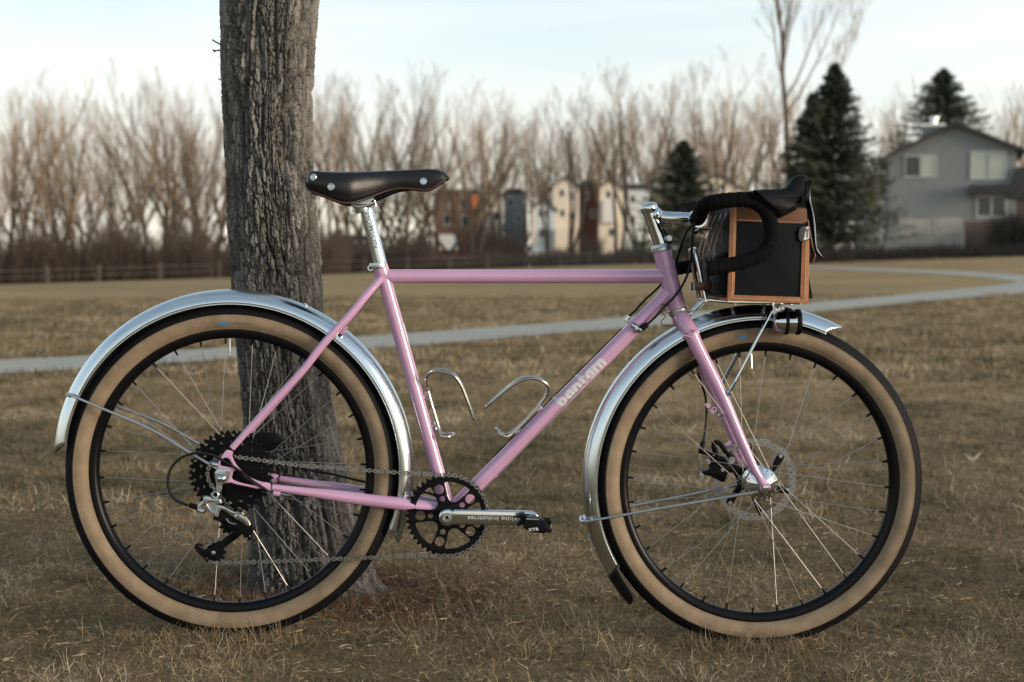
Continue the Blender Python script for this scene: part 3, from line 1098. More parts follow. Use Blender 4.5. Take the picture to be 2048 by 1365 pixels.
townhouse(1390, 1480, 372, 505, 200, True, 'cream', 'far cream townhouse gable showing just above the handlebar', [(1420, 368, 1428, 380), (1440, 368, 1448, 380)], None, 20)
townhouse(660, 760, 480, 505, 175, False, 'bluegrey', 'low grey roofed house behind the seat post', [(700, 488, 712, 498)], None, 10)

# ================================================================== low rail fence along the tree line
def rail_fence(pts, label):
    """pts: (px, base py, distance); posts with two rails"""
    g0 = ground_at(pts[0][0], pts[0][1])
    f = empty('rail_fence', g0)
    tag(f, label, 'fence', 'low post and rail fence along the tree line')
    W = []
    for px, d in pts:
        W.append(ground_at(px, d))
    poly = []
    for a, b in zip(W[:-1], W[1:]):
        n = max(1, int((b - a).length / 3.0))
        for k in range(n):
            poly.append(a.lerp(b, k / n))
    poly.append(W[-1])
    post = MB().box((0, 0, 0.52), (0.13, 0.13, 1.16)).mesh('post', 'rail', smooth=False)
    for i, q in enumerate(poly):
        z = float(terr(q.x, q.y))
        po = link('post', post, f, (q.x - g0.x, q.y - g0.y, z - g0.z))
        if i:
            q0 = poly[i - 1]
            z0 = float(terr(q0.x, q0.y))
            rl_ = MB()
            for h_ in (0.45, 0.85):
                rl_.tube([(q0.x - g0.x, q0.y - g0.y - 0.08, z0 + h_ - g0.z), (q.x - g0.x, q.y - g0.y - 0.08, z + h_ - g0.z)], 0.028, 5)
            rl_.build('rail', 'rail', f, smooth=False)
    return f


rail_fence([(-120, 92), (200, 95), (440, 98)], 'low weathered rail fence at the tree line left of the trunk')
rail_fence([(640, 101), (900, 106), (1120, 112)], 'low weathered rail fence behind the top tube')
rail_fence([(1120, 112), (1290, 118), (1420, 124)], 'dim rail fence stretch in front of the townhouses near the stem')

# undergrowth: a brown thicket under the trees, too tangled to count
rs = np.random.default_rng(12)
M['thicket'] = mat('thicket_stems', (0.085, 0.062, 0.046), 0.95, col2=(0.14, 0.095, 0.065), scale=0.4)
lst = []
def thicket(px0, px1, d0, d1, n, h0, h1, rad=0.018, kids=3):
    for _ in range(n):
        px, d = rs.uniform(px0, px1), rs.uniform(d0, d1)
        g = ground_at(px, d)
        h = rs.uniform(h0, h1) * (0.6 + 0.4 * math.sin(px * 0.021) ** 2)
        a = rs.uniform(0, 2 * PI)
        l_ = rs.uniform(0.1, 0.55)
        p1 = (g.x + math.cos(a) * l_ * h * 0.4, g.y + math.sin(a) * l_ * h * 0.4, g.z + h * 0.55)
        p2 = (p1[0] + math.cos(a) * l_ * h * 0.4, p1[1] + math.sin(a) * l_ * h * 0.4, g.z + h)
        lst.append(([(g.x, g.y, g.z - 0.1), p1, p2], [rad * 1.6, rad, rad * 0.5]))
        for k in range(kids):
            t = rs.uniform(0.1, 0.9)
            b = (g.x + (p2[0] - g.x) * t, g.y + (p2[1] - g.y) * t, g.z + h * t)
            c = (b[0] + rs.normal(0, 0.35), b[1] + rs.normal(0, 0.35), b[2] + rs.uniform(0.05, 0.7))
            lst.append(([b, c], [rad, rad * 0.5]))


thicket(-150, 700, 104, 124, 4200, 1.6, 4.2)
thicket(-100, 430, 103, 112, 1300, 3.0, 6.0, 0.014, 4)
thicket(620, 870, 116, 136, 1500, 1.6, 3.8)
thicket(870, 1480, 118, 136, 2100, 0.7, 1.7)
thicket(955, 1055, 140, 156, 420, 2.5, 5.0)
thicket(1160, 1200, 140, 156, 200, 2.5, 5.0)
V, F = tubes_np(lst, 3)
ug = link('undergrowth', np_mesh('undergrowth', V, F, 'thicket', False))
tag(ug, 'tangled brown undergrowth below the far bare trees', 'undergrowth', kind='stuff')
lst = []
M['brush'] = mat('dark_brush', (0.050, 0.040, 0.032), 0.95, col2=(0.075, 0.058, 0.042), scale=0.6)
thicket(1480, 1705, 78, 88, 900, 0.3, 0.7, 0.020, 3)
thicket(1705, 2150, 80, 86, 1000, 0.06, 0.22, 0.020, 3)
thicket(1985, 2120, 84, 90, 700, 1.4, 2.6, 0.018, 4)
V, F = tubes_np(lst, 3)
ug = link('brushwood', np_mesh('brushwood', V, F, 'brush', False))
tag(ug, 'dark brushwood along the foot of the house fences', 'undergrowth', kind='stuff')
# ================================================================== bicycle
YAW = R(1.7)
bike = empty('bicycle', (0, 0, 0), None, YAW)
tag(bike, 'pink touring bicycle with silver fenders and tan wall tyres standing on the grass', 'bicycle')
BX = Vector((math.cos(YAW), math.sin(YAW), 0))
BY = Vector((-math.sin(YAW), math.cos(YAW), 0))
S = 1.045e-3


def p(px, py, y=0.0):
    """bicycle coordinates of the point seen at a pixel, y metres off the frame's middle plane (minus = chain side)"""
    r_ = ray(px, py)
    t = (y - CAM.dot(BY)) / r_.dot(BY)
    q = CAM + r_ * t
    return Vector((q.dot(BX), y, q.z))


def pl(pts, y):
    return [(lambda q: (q.x, q.z))(p(a, b, y)) for a, b in pts]


def zz(pts, ox, oy, k):
    return [(ox + a / k, oy + b / k) for a, b in pts]


def circ(cx, cz, r, n=24, a0=0.0, ccw=True):
    s_ = 1 if ccw else -1
    return [(cx + r * math.cos(a0 + s_ * 2 * PI * i / n), cz + r * math.sin(a0 + s_ * 2 * PI * i / n)) for i in range(n)]


def rounded(poly, rad=0.15, n=4):
    """round the corners of a polygon; rad is the share of each side used"""
    out = []
    m = len(poly)
    for i in range(m):
        a, b, c = np.array(poly[i - 1]), np.array(poly[i]), np.array(poly[(i + 1) % m])
        q0, q1 = b + (a - b) * rad, b + (c - b) * rad
        for k in range(n + 1):
            t = k / n
            out.append(tuple((1 - t) ** 2 * q0 + 2 * t * (1 - t) * b + t * t * q1))
    return out


def text_mesh(body, size, extrude=0.0, offset=0.0):
    cu = bpy.data.curves.new('tmp', 'FONT')
    cu.body = body
    cu.size = size
    cu.extrude = extrude
    cu.offset = offset
    cu.align_x = 'CENTER'
    cu.align_y = 'CENTER'
    cu.resolution_u = 3
    ob = bpy.data.objects.new('tmp', cu)
    me = bpy.data.meshes.new_from_object(ob)
    vs_ = [tuple(v.co) for v in me.vertices]
    fs = [tuple(q.vertices) for q in me.polygons]
    bpy.data.objects.remove(ob)
    bpy.data.curves.remove(cu)
    bpy.data.meshes.remove(me)
    return vs_, fs


def dense(vs_, fs, cuts=2, rounds=1):
    """triangulate and subdivide so that print can follow a curved surface"""
    me = bpy.data.meshes.new('tmp')
    me.from_pydata(vs_, [], fs)
    bm = bmesh.new()
    bm.from_mesh(me)
    bmesh.ops.remove_doubles(bm, verts=bm.verts, dist=1e-7)
    for _ in range(rounds):
        bmesh.ops.triangulate(bm, faces=bm.faces)
        bmesh.ops.subdivide_edges(bm, edges=bm.edges, cuts=cuts, use_grid_fill=True)
    bm.verts.index_update()
    v2 = [tuple(v.co) for v in bm.verts]
    f2 = [tuple(v.index for v in f.verts) for f in bm.faces]
    bm.free()
    bpy.data.meshes.remove(me)
    return v2, f2


def flat_print(name, body, size, centre, ang, mm, parent, squash=1.0, offset=0.0, lift=0.0):
    """lettering lying in the XZ plane facing the chain side; ang = direction of reading"""
    vs_, fs = text_mesh(body, size, 0.00015, offset)
    ca, sa = math.cos(ang), math.sin(ang)
    out = []
    for x, y, z in vs_:
        x *= squash
        out.append((centre[0] + x * ca - y * sa, centre[1] - z - lift, centre[2] + x * sa + y * ca))
    return MB().add(out, fs).build(name, mm, parent, smooth=False)


# ---- wheels ------------------------------------------------------
RT0, RTH, RTW = 0.3185, 0.0268, 0.0262
RC = p(464.2, 943.3, -0.013)
FC = p(1519.9, 966.2, -0.013)
RC.y = FC.y = 0.0


def tread_prof():
    out = []
    for i in range(25):
        a = R(-72 + 144 * i / 24)
        k = 1.0
        rr = RTH + 0.0016
        if abs(i - 12) in (4, 7, 10):
            rr -= 0.0011
        out.append((RT0 + rr * math.cos(a), (RTW + 0.001) * math.sin(a)))
    out.append((RT0 + (RTH - 0.002) * math.cos(R(73)), (RTW - 0.002) * math.sin(R(73))))
    out.insert(0, (RT0 + (RTH - 0.002) * math.cos(R(73)), -(RTW - 0.002) * math.sin(R(73))))
    return out


def wall_prof(sg):
    out = []
    for i in range(13):
        a = R(68 + 84 * i / 12)
        out.append((RT0 + RTH * math.cos(a), sg * RTW * math.sin(a)))
    out.append((0.2945, sg * 0.0118))
    return out


m_tread = MB().lathe((0, 0, 0), tread_prof(), 160).mesh('tyre_tread', 'rubber', angle=60)
wb = MB()
for sg in (-1, 1):
    wb.lathe((0, 0, 0), wall_prof(sg), 160)
for sg in (-1, 1):
    for r_, ph in ((0.0, 138.0), (0.0, 78.0)):
        a = R(ph)
        wb.lathe((0, 0, 0), [(RT0 + RTH * math.cos(a - 0.03), sg * (RTW * math.sin(a - 0.03))), (RT0 + (RTH + 0.0007) * math.cos(a), sg * ((RTW + 0.0007) * math.sin(a))), (RT0 + RTH * math.cos(a + 0.03), sg * (RTW * math.sin(a + 0.03)))], 160)
m_wall = wb.mesh('sidewall', 'tan', angle=20)
rim_prof = [(0.2955, -0.0150), (0.2965, -0.0138), (0.2945, -0.0118), (0.2900, -0.0118), (0.2880, 0.0), (0.2900, 0.0118), (0.2945, 0.0118), (0.2965, 0.0138),
            (0.2955, 0.0150), (0.2900, 0.0152), (0.2835, 0.0135), (0.2785, 0.0085), (0.2772, 0.004), (0.2770, 0.0), (0.2772, -0.004), (0.2785, -0.0085), (0.2835, -0.0135), (0.2900, -0.0152)]
m_rim = MB().lathe((0, 0, 0), rim_prof, 160, close_prof=True).mesh('rim', 'rimblack', angle=40)
m_spoke = MB().tube([(0, 0, 0), (0, 0, 1)], 0.00082, 6).mesh('spoke', 'steel')
m_nip = MB().tube([(0, 0, 0), (0, 0, 0.004), (0, 0, 0.0125)], [0.0027, 0.0024, 0.0019], 8).mesh('nipple', 'black')
m_valve = MB().tube([(0, 0, 0), (0, 0, 0.028), (0, 0, 0.029), (0, 0, 0.036)], [0.0028, 0.0028, 0.0018, 0.0018], 8).mesh('valve', 'satin')


def orient(o, a, b, stretch=True):
    a, b = Vector(a), Vector(b)
    d = b - a
    o.location = a
    o.rotation_mode = 'QUATERNION'
    o.rotation_quaternion = d.to_track_quat('Z', 'Y')
    if stretch:
        o.scale = (1, 1, d.length)


def make_wheel(c, fr, fy0, fy1, phase, valve_ang, rtan=1.0):
    w = empty('wheel', c, bike)
    for me, nm in ((m_tread, 'tyre_tread'), (m_wall, 'sidewall'), (m_rim, 'rim')):
        link(nm, me, w)
    n = 32
    for i in range(n):
        side = fy0 if i % 2 == 0 else fy1
        j = i // 2
        ra = phase + 2 * PI * i / n
        lead = 1 if j % 2 == 0 else -1
        ha = ra + lead * R(64)
        rv = Vector((math.cos(ra) * 0.2785, (0.004 if side > 0 else -0.004), math.sin(ra) * 0.2785))
        hv = Vector((math.cos(ha) * fr, side + (0.002 if lead > 0 else -0.002), math.sin(ha) * fr))
        so = link('spoke', m_spoke, w)
        orient(so, hv, rv)
        no = link('nipple', m_nip, w)
        orient(no, rv, hv, stretch=False)
    va = valve_ang
    vo = link('valve', m_valve, w)
    orient(vo, (math.cos(va) * 0.277, 0, math.sin(va) * 0.277), (0, 0, 0), stretch=False)
    return w


fw = make_wheel(FC, 0.0300, -0.030, 0.026, R(87.5), R(94))
rw = make_wheel(RC, 0.0270, -0.019, 0.033, R(92.5), R(91))

# tyre print: a blue oval and a line of grey-blue words
for w, c0, px, words_ in ((rw, RC, (446, 648), True), (fw, FC, (1486, 675), False)):
    q = p(px[0], px[1], -0.0255)
    ang = math.atan2(q.z - c0.z, q.x - c0.x)
    rad = math.hypot(q.z - c0.z, q.x - c0.x)

    def on_tyre(u, v, lift=0.0006):
        r_ = rad + v
        a = ang - u / rad
        cosf = max(-1, min(1, (r_ - RT0) / RTH))
        y = -RTW * math.sqrt(1 - cosf * cosf) - lift
        return (r_ * math.cos(a), y, r_ * math.sin(a))
    ov = []
    for rr in (0.0, 0.5, 1.0):
        for k in range(20):
            ov.append(on_tyre(0.0115 * rr * math.cos(2 * PI * k / 20), 0.0042 * rr * math.sin(2 * PI * k / 20)))
    fs = []
    for rr in range(2):
        for k in range(20):
            fs.append((rr * 20 + k, rr * 20 + (k + 1) % 20, (rr + 1) * 20 + (k + 1) % 20, (rr + 1) * 20 + k))
    MB().add(ov, fs).build('tyre_logo', 'blueprint', w, recalc=False)
    if words_:
        vs_, fs = dense(*text_mesh('HATCHER PASS', 0.0060, 0, 0.00008), cuts=1)
        MB().add([on_tyre(x * 1.0 + 0.0345, y + 0.0008) for x, y, z in vs_], fs).build('tyre_lettering', 'greyprint', w, recalc=False)

# front hub, rotor
hb = MB()
hb.lathe((0, 0, 0), [(0.0, -0.050), (0.0085, -0.050), (0.0085, -0.040), (0.016, -0.0385), (0.020, -0.036), (0.0335, -0.0325), (0.0345, -0.031), (0.0335, -0.0285), (0.022, -0.026),
                     (0.0185, -0.016), (0.0178, 0.0), (0.019, 0.014), (0.024, 0.022), (0.0315, 0.024), (0.0325, 0.026), (0.0315, 0.029), (0.020, 0.031), (0.019, 0.040), (0.010, 0.042), (0.0085, 0.052), (0, 0.052)], 48)
hb.build('hub', 'chrome', fw, angle=30)
hh = MB()
for k in range(16):
    a = 2 * PI * k / 16
    hh.lathe((0.0300 * math.cos(a), -0.0330, 0.0300 * math.sin(a)), [(0.0, -0.0012), (0.0018, -0.0012), (0.0022, 0.0005)], 8)
hh.build_each('spoke_head', 'steel', fw)


def rotor(parent, y, R_out, R_in, n_hole):
    outer = []
    for i in range(144):
        a = 2 * PI * i / 144
        outer.append(((R_out - 0.0022 * (0.5 + 0.5 * math.cos(12 * a))) * math.cos(a), (R_out - 0.0022 * (0.5 + 0.5 * math.cos(12 * a))) * math.sin(a)))
    loops = [outer, circ(0, 0, R_in, 72)]
    for k in range(n_hole):
        a = 2 * PI * k / n_hole
        for rr, sz, da in ((0.30, 0.0026, 0.0), (0.72, 0.0021, 0.5)):
            rad = R_in + (R_out - R_in) * rr
            loops.append(circ(rad * math.cos(a + da * 2 * PI / n_hole), rad * math.sin(a + da * 2 * PI / n_hole), sz, 8))
    MB().plate(loops, y, 0.0019).build('disc_rotor', 'rotor', parent)
    sp = MB()
    for k in range(6):
        a = 2 * PI * k / 6 + 0.3
        b = a + 0.45
        sp.tube([(0.018 * math.cos(a), y - 0.001, 0.018 * math.sin(a)), (0.045 * math.cos(a + 0.25), y - 0.001, 0.045 * math.sin(a + 0.25)), ((R_in + 0.003) * math.cos(b), y - 0.001, (R_in + 0.003) * math.sin(b))],
                [0.010, 0.0065, 0.0085], 8, flat=0.3)
        sp.lathe((R_in * math.cos(b), y - 0.0016, R_in * math.sin(b)), [(0, -0.002), (0.0055, -0.002), (0.006, 0.002)], 12)
    sp.build('rotor_carrier', 'black', parent)
    rv = MB()
    for k in range(6):
        b = 2 * PI * k / 6 + 0.75
        rv.lathe((R_in * math.cos(b), y - 0.0042, R_in * math.sin(b)), [(0, -0.0012), (0.0042, -0.0010), (0.0046, 0.0012)], 12)
    rv.build_each('rotor_rivet', 'satin', parent)


rotor(fw, 0.040, 0.0895, 0.0735, 36)
rotor(rw, 0.046, 0.0700, 0.0560, 28)

# rear hub and cassette
MB().lathe((0, 0, 0), [(0, -0.066), (0.008, -0.066), (0.009, -0.055), (0.016, -0.050), (0.017, -0.021), (0.0285, -0.020), (0.0285, -0.017), (0.018, -0.015), (0.016, 0.0), (0.018, 0.028), (0.029, 0.031), (0.029, 0.034), (0.019, 0.036), (0.018, 0.046), (0.009, 0.05), (0.008, 0.066), (0, 0.066)], 40).build('hub', 'black', rw)
TEETH = [11, 12, 13, 15, 17, 19, 22, 28, 35, 42]


def sprocket_loop(n, pitch=0.0127, sub=6):
    rp = pitch / (2 * math.sin(PI / n))
    out = []
    for i in range(n * sub):
        ph = (i % sub) / sub
        h = math.cos(2 * PI * ph)
        r_ = rp + (0.0036 * h if h > 0 else 0.0042 * h)
        a = 2 * PI * i / (n * sub)
        out.append((r_ * math.cos(a), r_ * math.sin(a)))
    return out, rp


for k, n in enumerate(TEETH):
    lo, rp = sprocket_loop(n)
    y = -0.0585 + k * 0.0039
    loops = [lo, circ(0, 0, 0.0155, 20)]
    for ri, (r1, m_) in enumerate(((0.0508, 14), (0.0632, 18), (0.0774, 24))):
        if r1 > rp - 0.0066:
            continue
        hw = 0.0036
        for j in range(m_):
            a = 2 * PI * (j + 0.4 * ri) / m_
            el = [(r1 * math.cos(a) + hw * 1.15 * math.cos(t) * math.cos(a + 0.9) - hw * 0.72 * math.sin(t) * math.sin(a + 0.9),
                   r1 * math.sin(a) + hw * 1.15 * math.cos(t) * math.sin(a + 0.9) + hw * 0.72 * math.sin(t) * math.cos(a + 0.9)) for t in np.linspace(0, 2 * PI, 12, endpoint=False)]
            loops.append(el)
    MB().plate(loops, y, 0.0018).build('sprocket', 'black', rw)

# ---- frame -------------------------------------------------------
fr = MB()
ST0, ST1 = p(763, 538, 0), p(899, 1027, 0)
BB = p(897, 1028, 0)
fr.tube([ST0, ST1], 0.0143, 24)
fr.tube([p(770, 553, 0), p(1330, 553.5, 0)], 0.0143, 24)
HT0, HT1 = p(1323.3, 501, 0), p(1355, 619, 0)
fr.tube([HT0, HT1], 0.0192, 28)
DT0, DT1 = p(1338, 587, 0), BB
fr.tube([DT0, DT1], 0.0159, 28)
fr.lathe(BB, [(0.0175, -0.036), (0.0212, -0.036), (0.0212, 0.036), (0.0175, 0.036)], 32, close_prof=True)
fr.tube([p(759, 530, 0), p(766, 551, 0)], 0.0162, 24)          # seat collar sleeve
ss = [(764, 556, -0.010), (748, 574, -0.017), (733, 591, -0.024), (701, 629.5, -0.036), (663, 670, -0.043), (634, 704, -0.047), (604, 743, -0.050), (540, 812, -0.056), (464, 897, -0.062)]
sp_ = MB().tube(spline([tuple(p(*q)) for q in ss], 4), [0.0080] * 5 + [0.0084] * 16 + list(np.linspace(0.0084, 0.0066, 12)), 14)
cs = [(545, 975, -0.062), (600, 982.5, -0.058), (660, 990.5, -0.052), (720, 998.5, -0.0455), (800, 1008, -0.040), (885, 1020, -0.026)]
csp = spline([tuple(p(*q)) for q in cs], 4)
sp_.tube(csp, list(np.interp(np.linspace(0, 1, len(csp)), [0, 0.25, 0.5, 0.75, 1], [0.0068, 0.0092, 0.0122, 0.0135, 0.0125])), 14)
Z2 = lambda pts: zz(pts, 360, 860, 8.533)
drop_outer = [(800, 340), (905, 372), (893, 430), (905, 490), (940, 560), (990, 630), (1060, 705), (1150, 780), (1260, 840), (1400, 888), (1540, 912), (1540, 1040), (1470, 1036), (1380, 1000), (1300, 1000), (1200, 976),
              (1080, 952), (960, 930), (880, 902), (800, 905), (700, 915), (620, 830), (605, 720), (632, 640), (612, 570), (655, 545), (680, 500), (735, 420)]
drop_h1 = [(715, 530), (755, 478), (830, 488), (868, 540), (912, 612), (882, 636), (820, 628), (705, 612), (690, 575)]
drop_h2 = [(910, 720), (962, 688), (1003, 700), (1065, 765), (1150, 835), (1222, 890), (1290, 950), (1200, 935), (1080, 912), (975, 880), (902, 845), (886, 808), (905, 745)]
sp_.plate([pl(spline(Z2(drop_outer), 2, True), -0.064), pl(spline(Z2(drop_h1), 2, True), -0.064), pl(spline(Z2(drop_h2), 2, True), -0.064)], -0.064, 0.007, 0.0014)
sp_.mirror_y()
fr.add(sp_.v, sp_.f)
# bridges, bosses, cable stops
q1, q2 = p(672, 664, -0.042), p(672, 664, -0.042)
fr.tube([(q1.x + .012, -0.038, q1.z), (q1.x + .016, 0, q1.z + .004), (q1.x + .012, 0.038, q1.z)], 0.006, 10)
qb = p(822, 1003, -0.036)
fr.tube([(qb.x, -0.036, qb.z), (qb.x, 0.036, qb.z)], 0.0062, 10)
qc = p(558, 990.5, -0.060)
fr.tube([p(547, 986.5, -0.062), p(561, 988.5, -0.062)], 0.0055, 10)
for a, b in (((850, 793), (851.5, 798)), ((866, 853), (867.5, 858)), ((1081, 816), (1078, 819)), ((1037, 861), (1034, 864))):
    fr.tube([p(a[0] - 8, a[1] + 3, 0), p(a[0] + 1, a[1], 0)], 0.006, 10)
fr.tube([p(991, 952, -0.004), p(993.5, 955, -0.004)], 0.004, 8)
fr_o = fr.build('frame', 'pink', bike, angle=32)

# wordmark on the down tube
def arc(cx, cy, r, a0, a1, n=14):
    return [(cx + r * math.cos(R(a0 + (a1 - a0) * i / n)), cy + r * math.sin(R(a0 + (a1 - a0) * i / n))) for i in range(n + 1)]


def letter(ch):
    el = lambda cx, cy, rx, ry: [(cx + rx * math.cos(t), cy + ry * math.sin(t)) for t in np.linspace(0, 2 * PI, 14, endpoint=False)]
    if ch == 'b':
        return [[(0, 1.5), (0.36, 1.42), (0.36, 0.98)] + arc(0.5, 0.5, 0.5, 106, -180, 30)[1:], el(0.52, 0.47, 0.13, 0.17)], 1.0
    if ch == 'a':
        return [[(1, 1), (1, 0), (0.66, 0), (0.66, 0.026)] + arc(0.5, 0.5, 0.5, -71, -289, 26)[1:-1] + [(0.66, 0.974), (0.66, 1)], el(0.53, 0.47, 0.11, 0.17)], 1.0
    if ch == 'n':
        return [[(0, 0), (0, 1), (0.36, 1), (0.40, 0.96), (0.5, 1.0)] + arc(0.5, 0.5, 0.5, 88, 0, 10) + [(1, 0), (0.62, 0), (0.62, 0.5)] + arc(0.5, 0.5, 0.12, 0, 180, 6)[1:-1] + [(0.38, 0.5), (0.38, 0)]], 1.0
    if ch == 't':
        return [[(0.08, 1.45), (0.44, 1.36), (0.44, 1.0), (0.68, 1.0), (0.68, 0.74), (0.44, 0.74), (0.44, 0.42), (0.50, 0.33), (0.68, 0.31), (0.68, 0.0), (0.42, 0.0)] + arc(0.43, 0.35, 0.35, 262, 180, 8) + [(0.08, 0.74), (-0.04, 0.74), (-0.04, 1.0), (0.08, 1.0)]], 0.7
    if ch == 'm':
        o = [(0, 0), (0, 1), (0.36, 1), (0.40, 0.95)] + arc(0.56, 0.62, 0.38, 96, 48, 5) + arc(1.10, 0.58, 0.42, 128, 0, 12) + [(1.52, 0), (1.16, 0), (1.16, 0.56)] + arc(1.08, 0.56, 0.08, 0, 180, 5)[1:-1] + [(1.0, 0.56), (1.0, 0.0), (0.66, 0), (0.66, 0.56)] + \
            arc(0.52, 0.56, 0.10, 20, 180, 5)[1:-1] + [(0.38, 0.56), (0.38, 0)]
        return [o], 1.52


XH = 0.0198
gl = MB()
adv = 0.0
for ch in 'bantam':
    loops, wd = letter(ch)
    g = MB().plate([[(x * XH, y * XH) for x, y in lo] for lo in loops], 0, 0.0)
    g.move(lambda v: v + Vector((adv, 0, 0)))
    gl.add(g.v, g.f)
    adv += (wd + 0.09) * XH
T_ = (DT0 - DT1).normalized()
N_ = Vector((-T_.z, 0, T_.x))
st_ = p(1113, 805, -0.0159)
off = (st_ - DT1).dot(T_)
vs_, fs = dense([(x, z, 0) for x, y, z in gl.v], gl.f, cuts=1, rounds=2)
out = []
for u, v, _ in vs_:
    vv = v - 0.62 * XH + 0.0016
    yy = -math.sqrt(max(0.0159 ** 2 - vv * vv, 1e-8)) - 0.0005
    q = DT1 + T_ * (off + u) + N_ * vv
    out.append((q.x, yy, q.z))
MB().add(out, fs).build('lettering', 'decal', fr_o, recalc=False)
# pale seat tube band
bt = (ST0 - ST1).normalized()
sb0, sb1 = p(804, 648, -0.0143), p(815, 683, -0.0143)
bm_ = MB()
nb = Vector((bt.z, 0, -bt.x))
vs_, fs = [], []
for i, t in enumerate((0, 1)):
    c = ST1 + bt * (((sb0, sb1)[i]) - ST1).dot(bt)
    for k in range(9):
        a = R(-35 + 60 * k / 8)
        vs_.append(c + nb * (0.0147 * math.cos(a)) + Vector((0, -0.0147 * math.sin(-a) * 1.0, 0)))
for k in range(8):
    fs.append((k, k + 1, 9 + k + 1, 9 + k))
bm_.add(vs_, fs).build('decal_band', 'decal', fr_o, recalc=False)
# cable stops on the down tube
stp = MB()
stp.tube([p(1263, 650, -0.018), p(1283, 661, -0.018)], [0.006, 0.008], 12)
stp.tube([p(1272, 653, -0.020), p(1276, 660, -0.022)], 0.007, 12)
stp.build('cable_stop', 'chrome', fr_o)
stp = MB()
stp.tube([p(1282, 658, -0.020), p(1292, 651, -0.020), p(1296, 648, -0.020)], [0.0068, 0.0062, 0.004], 12)
stp.build('barrel_adjuster', 'black', fr_o)
stp = MB()
stp.tube([p(1250, 641, 0.018), p(1258, 633, 0.018)], [0.0055, 0.0055], 10)
stp.tube([p(1249, 638, 0.016), p(1259, 646, 0.016)], [0.003, 0.003], 10)
stp.build('cable_stop', 'chrome', fr_o)
MB().tube([p(561, 988.8, -0.062), p(579, 991.5, -0.062)], [0.0036, 0.0030], 10).build('cable_ferrule', 'chrome', fr_o)

# ---- headset, stem, bars ------------------------------------------
hs = MB()
AX = (HT0 - HT1).normalized()
for base, sg in ((HT0, 1), (HT1, -1)):
    prof = [(0.0, -0.002), (0.0192, -0.002), (0.0212, 0.0), (0.0212, 0.005), (0.0203, 0.0058), (0.0203, 0.0068), (0.0205, 0.0075), (0.0185, 0.0125), (0.016, 0.0135), (0, 0.0135)]
    t_ = MB().lathe((0, 0, 0), prof, 32, axis='Z')
    rot = (AX * sg).to_track_quat('Z', 'Y').to_matrix()
    t_.move(lambda v: rot @ v + base)
    hs.add(t_.v, t_.f)
hs.build_each('headset', 'satin', bike, angle=25)

stem = MB()
SB, STP = p(1325, 497, 0), p(1296, 411, 0)
sax = (STP - SB).normalized()
stem.tube([SB, SB + (STP - SB) * 0.92], 0.0158, 28)
cap = MB().lathe((0, 0, 0), [(0.0158, -0.004), (0.0170, 0.0), (0.0180, 0.004), (0.0180, 0.009), (0.0172, 0.0125), (0.0145, 0.0155), (0.0090, 0.0178), (0.0, 0.0188)], 28, axis='Z')
rot = sax.to_track_quat('Z', 'Y').to_matrix()
cb = SB + (STP - SB) * 0.86
cap.move(lambda v: rot @ v + cb)
stem.add(cap.v, cap.f)
stem.tube(spline([tuple(p(1306, 430, 0)), tuple(p(1318, 434.5, 0)), tuple(p(1335, 437, 0)), tuple(p(1362, 437.5, 0)), tuple(p(1392, 438, 0))], 5), [0.018] * 3 + [0.0165] * 3 + [0.0135] * 10 + [0.0128] * 5, 24)
CLP = p(1394, 438.5, 0)
stem.lathe(CLP, [(0.0135, -0.021), (0.0185, -0.021), (0.0195, -0.019), (0.0195, 0.019), (0.0185, 0.021), (0.0135, 0.021)], 28, close_prof=True)
stem.build('stem', 'chrome', bike, angle=32)
pb = MB()
pc = p(1338, 477, -0.012)
for yy in (-0.012,):
    pb.lathe(pc, [(0, -0.006), (0.0045, -0.006), (0.0048, -0.002), (0.0062, -0.002), (0.0062, 0.010), (0, 0.010)], 14)
    pc2 = p(1330, 483, -0.004)
    pb.tube([p(1322, 470, -0.004), p(1332, 479, -0.004)], 0.0065, 10)
pb.build('pinch_bolt', 'satin', bike)
MB().tube([p(1322, 462, 0.0), p(1336, 490, 0.0)], 0.0085, 12).build('stem_wedge', 'black', bike)

hbar = empty('handlebar', (0, 0, 0), bike)
# centreline of the bar on the chain side: (px, py, y)
bar_c = [(1394, 438.5, -0.0), (1399, 435, -0.05), (1404, 431, -0.09)]
MB().tube([p(*q) for q in bar_c] + [Vector((p(*q).x, -q[2], p(*q).z)) for q in bar_c[1:]][:0], 0.0127, 16)
bt_ = [(1396, 437, -0.024), (1399, 433, -0.055), (1400, 428, -0.10), (1403, 420, -0.150), (1411, 410.5, -0.176), (1428, 404.5, -0.188), (1455, 401, -0.194), (1490, 399.5, -0.197), (1516, 408, -0.198), (1533, 425, -0.199), (1542, 450, -0.201),
       (1542, 480, -0.204), (1530, 503, -0.207), (1508, 516, -0.210), (1475, 527, -0.213), (1445, 533, -0.215), (1415, 538, -0.217)]
bar_pts = [Vector(q) for q in spline([tuple(p(*q)) for q in bt_], 8)]
n_b = len(bar_pts)
rad_b = []
for i in range(n_b):
    rad_b.append(0.0150 + 0.0007 * math.cos(i * 1.65) + 0.0003 * math.sin(i * 0.7))
for sg in (1, -1):
    t_ = MB().tube([(q.x, q.y * sg, q.z) for q in bar_pts], rad_b, 20)
    t_.build('bar_tape', 'tape', hbar, angle=70)
    e = bar_pts[-1]
    d_ = (bar_pts[-1] - bar_pts[-2]).normalized()
    pg = [Vector((e.x, e.y * sg, e.z)) + Vector((d_.x, d_.y * sg, d_.z)) * t for t in (0.0, 0.003, 0.0045)]
    MB().tube(pg, [0.0125, 0.0125, 0.009], 16).build('bar_plug', 'brownleather' if sg < 0 else 'black', hbar)
q0, q1, q2 = p(1394, 438.5, 0), p(1398, 435, -0.04), p(1399, 433, -0.058)
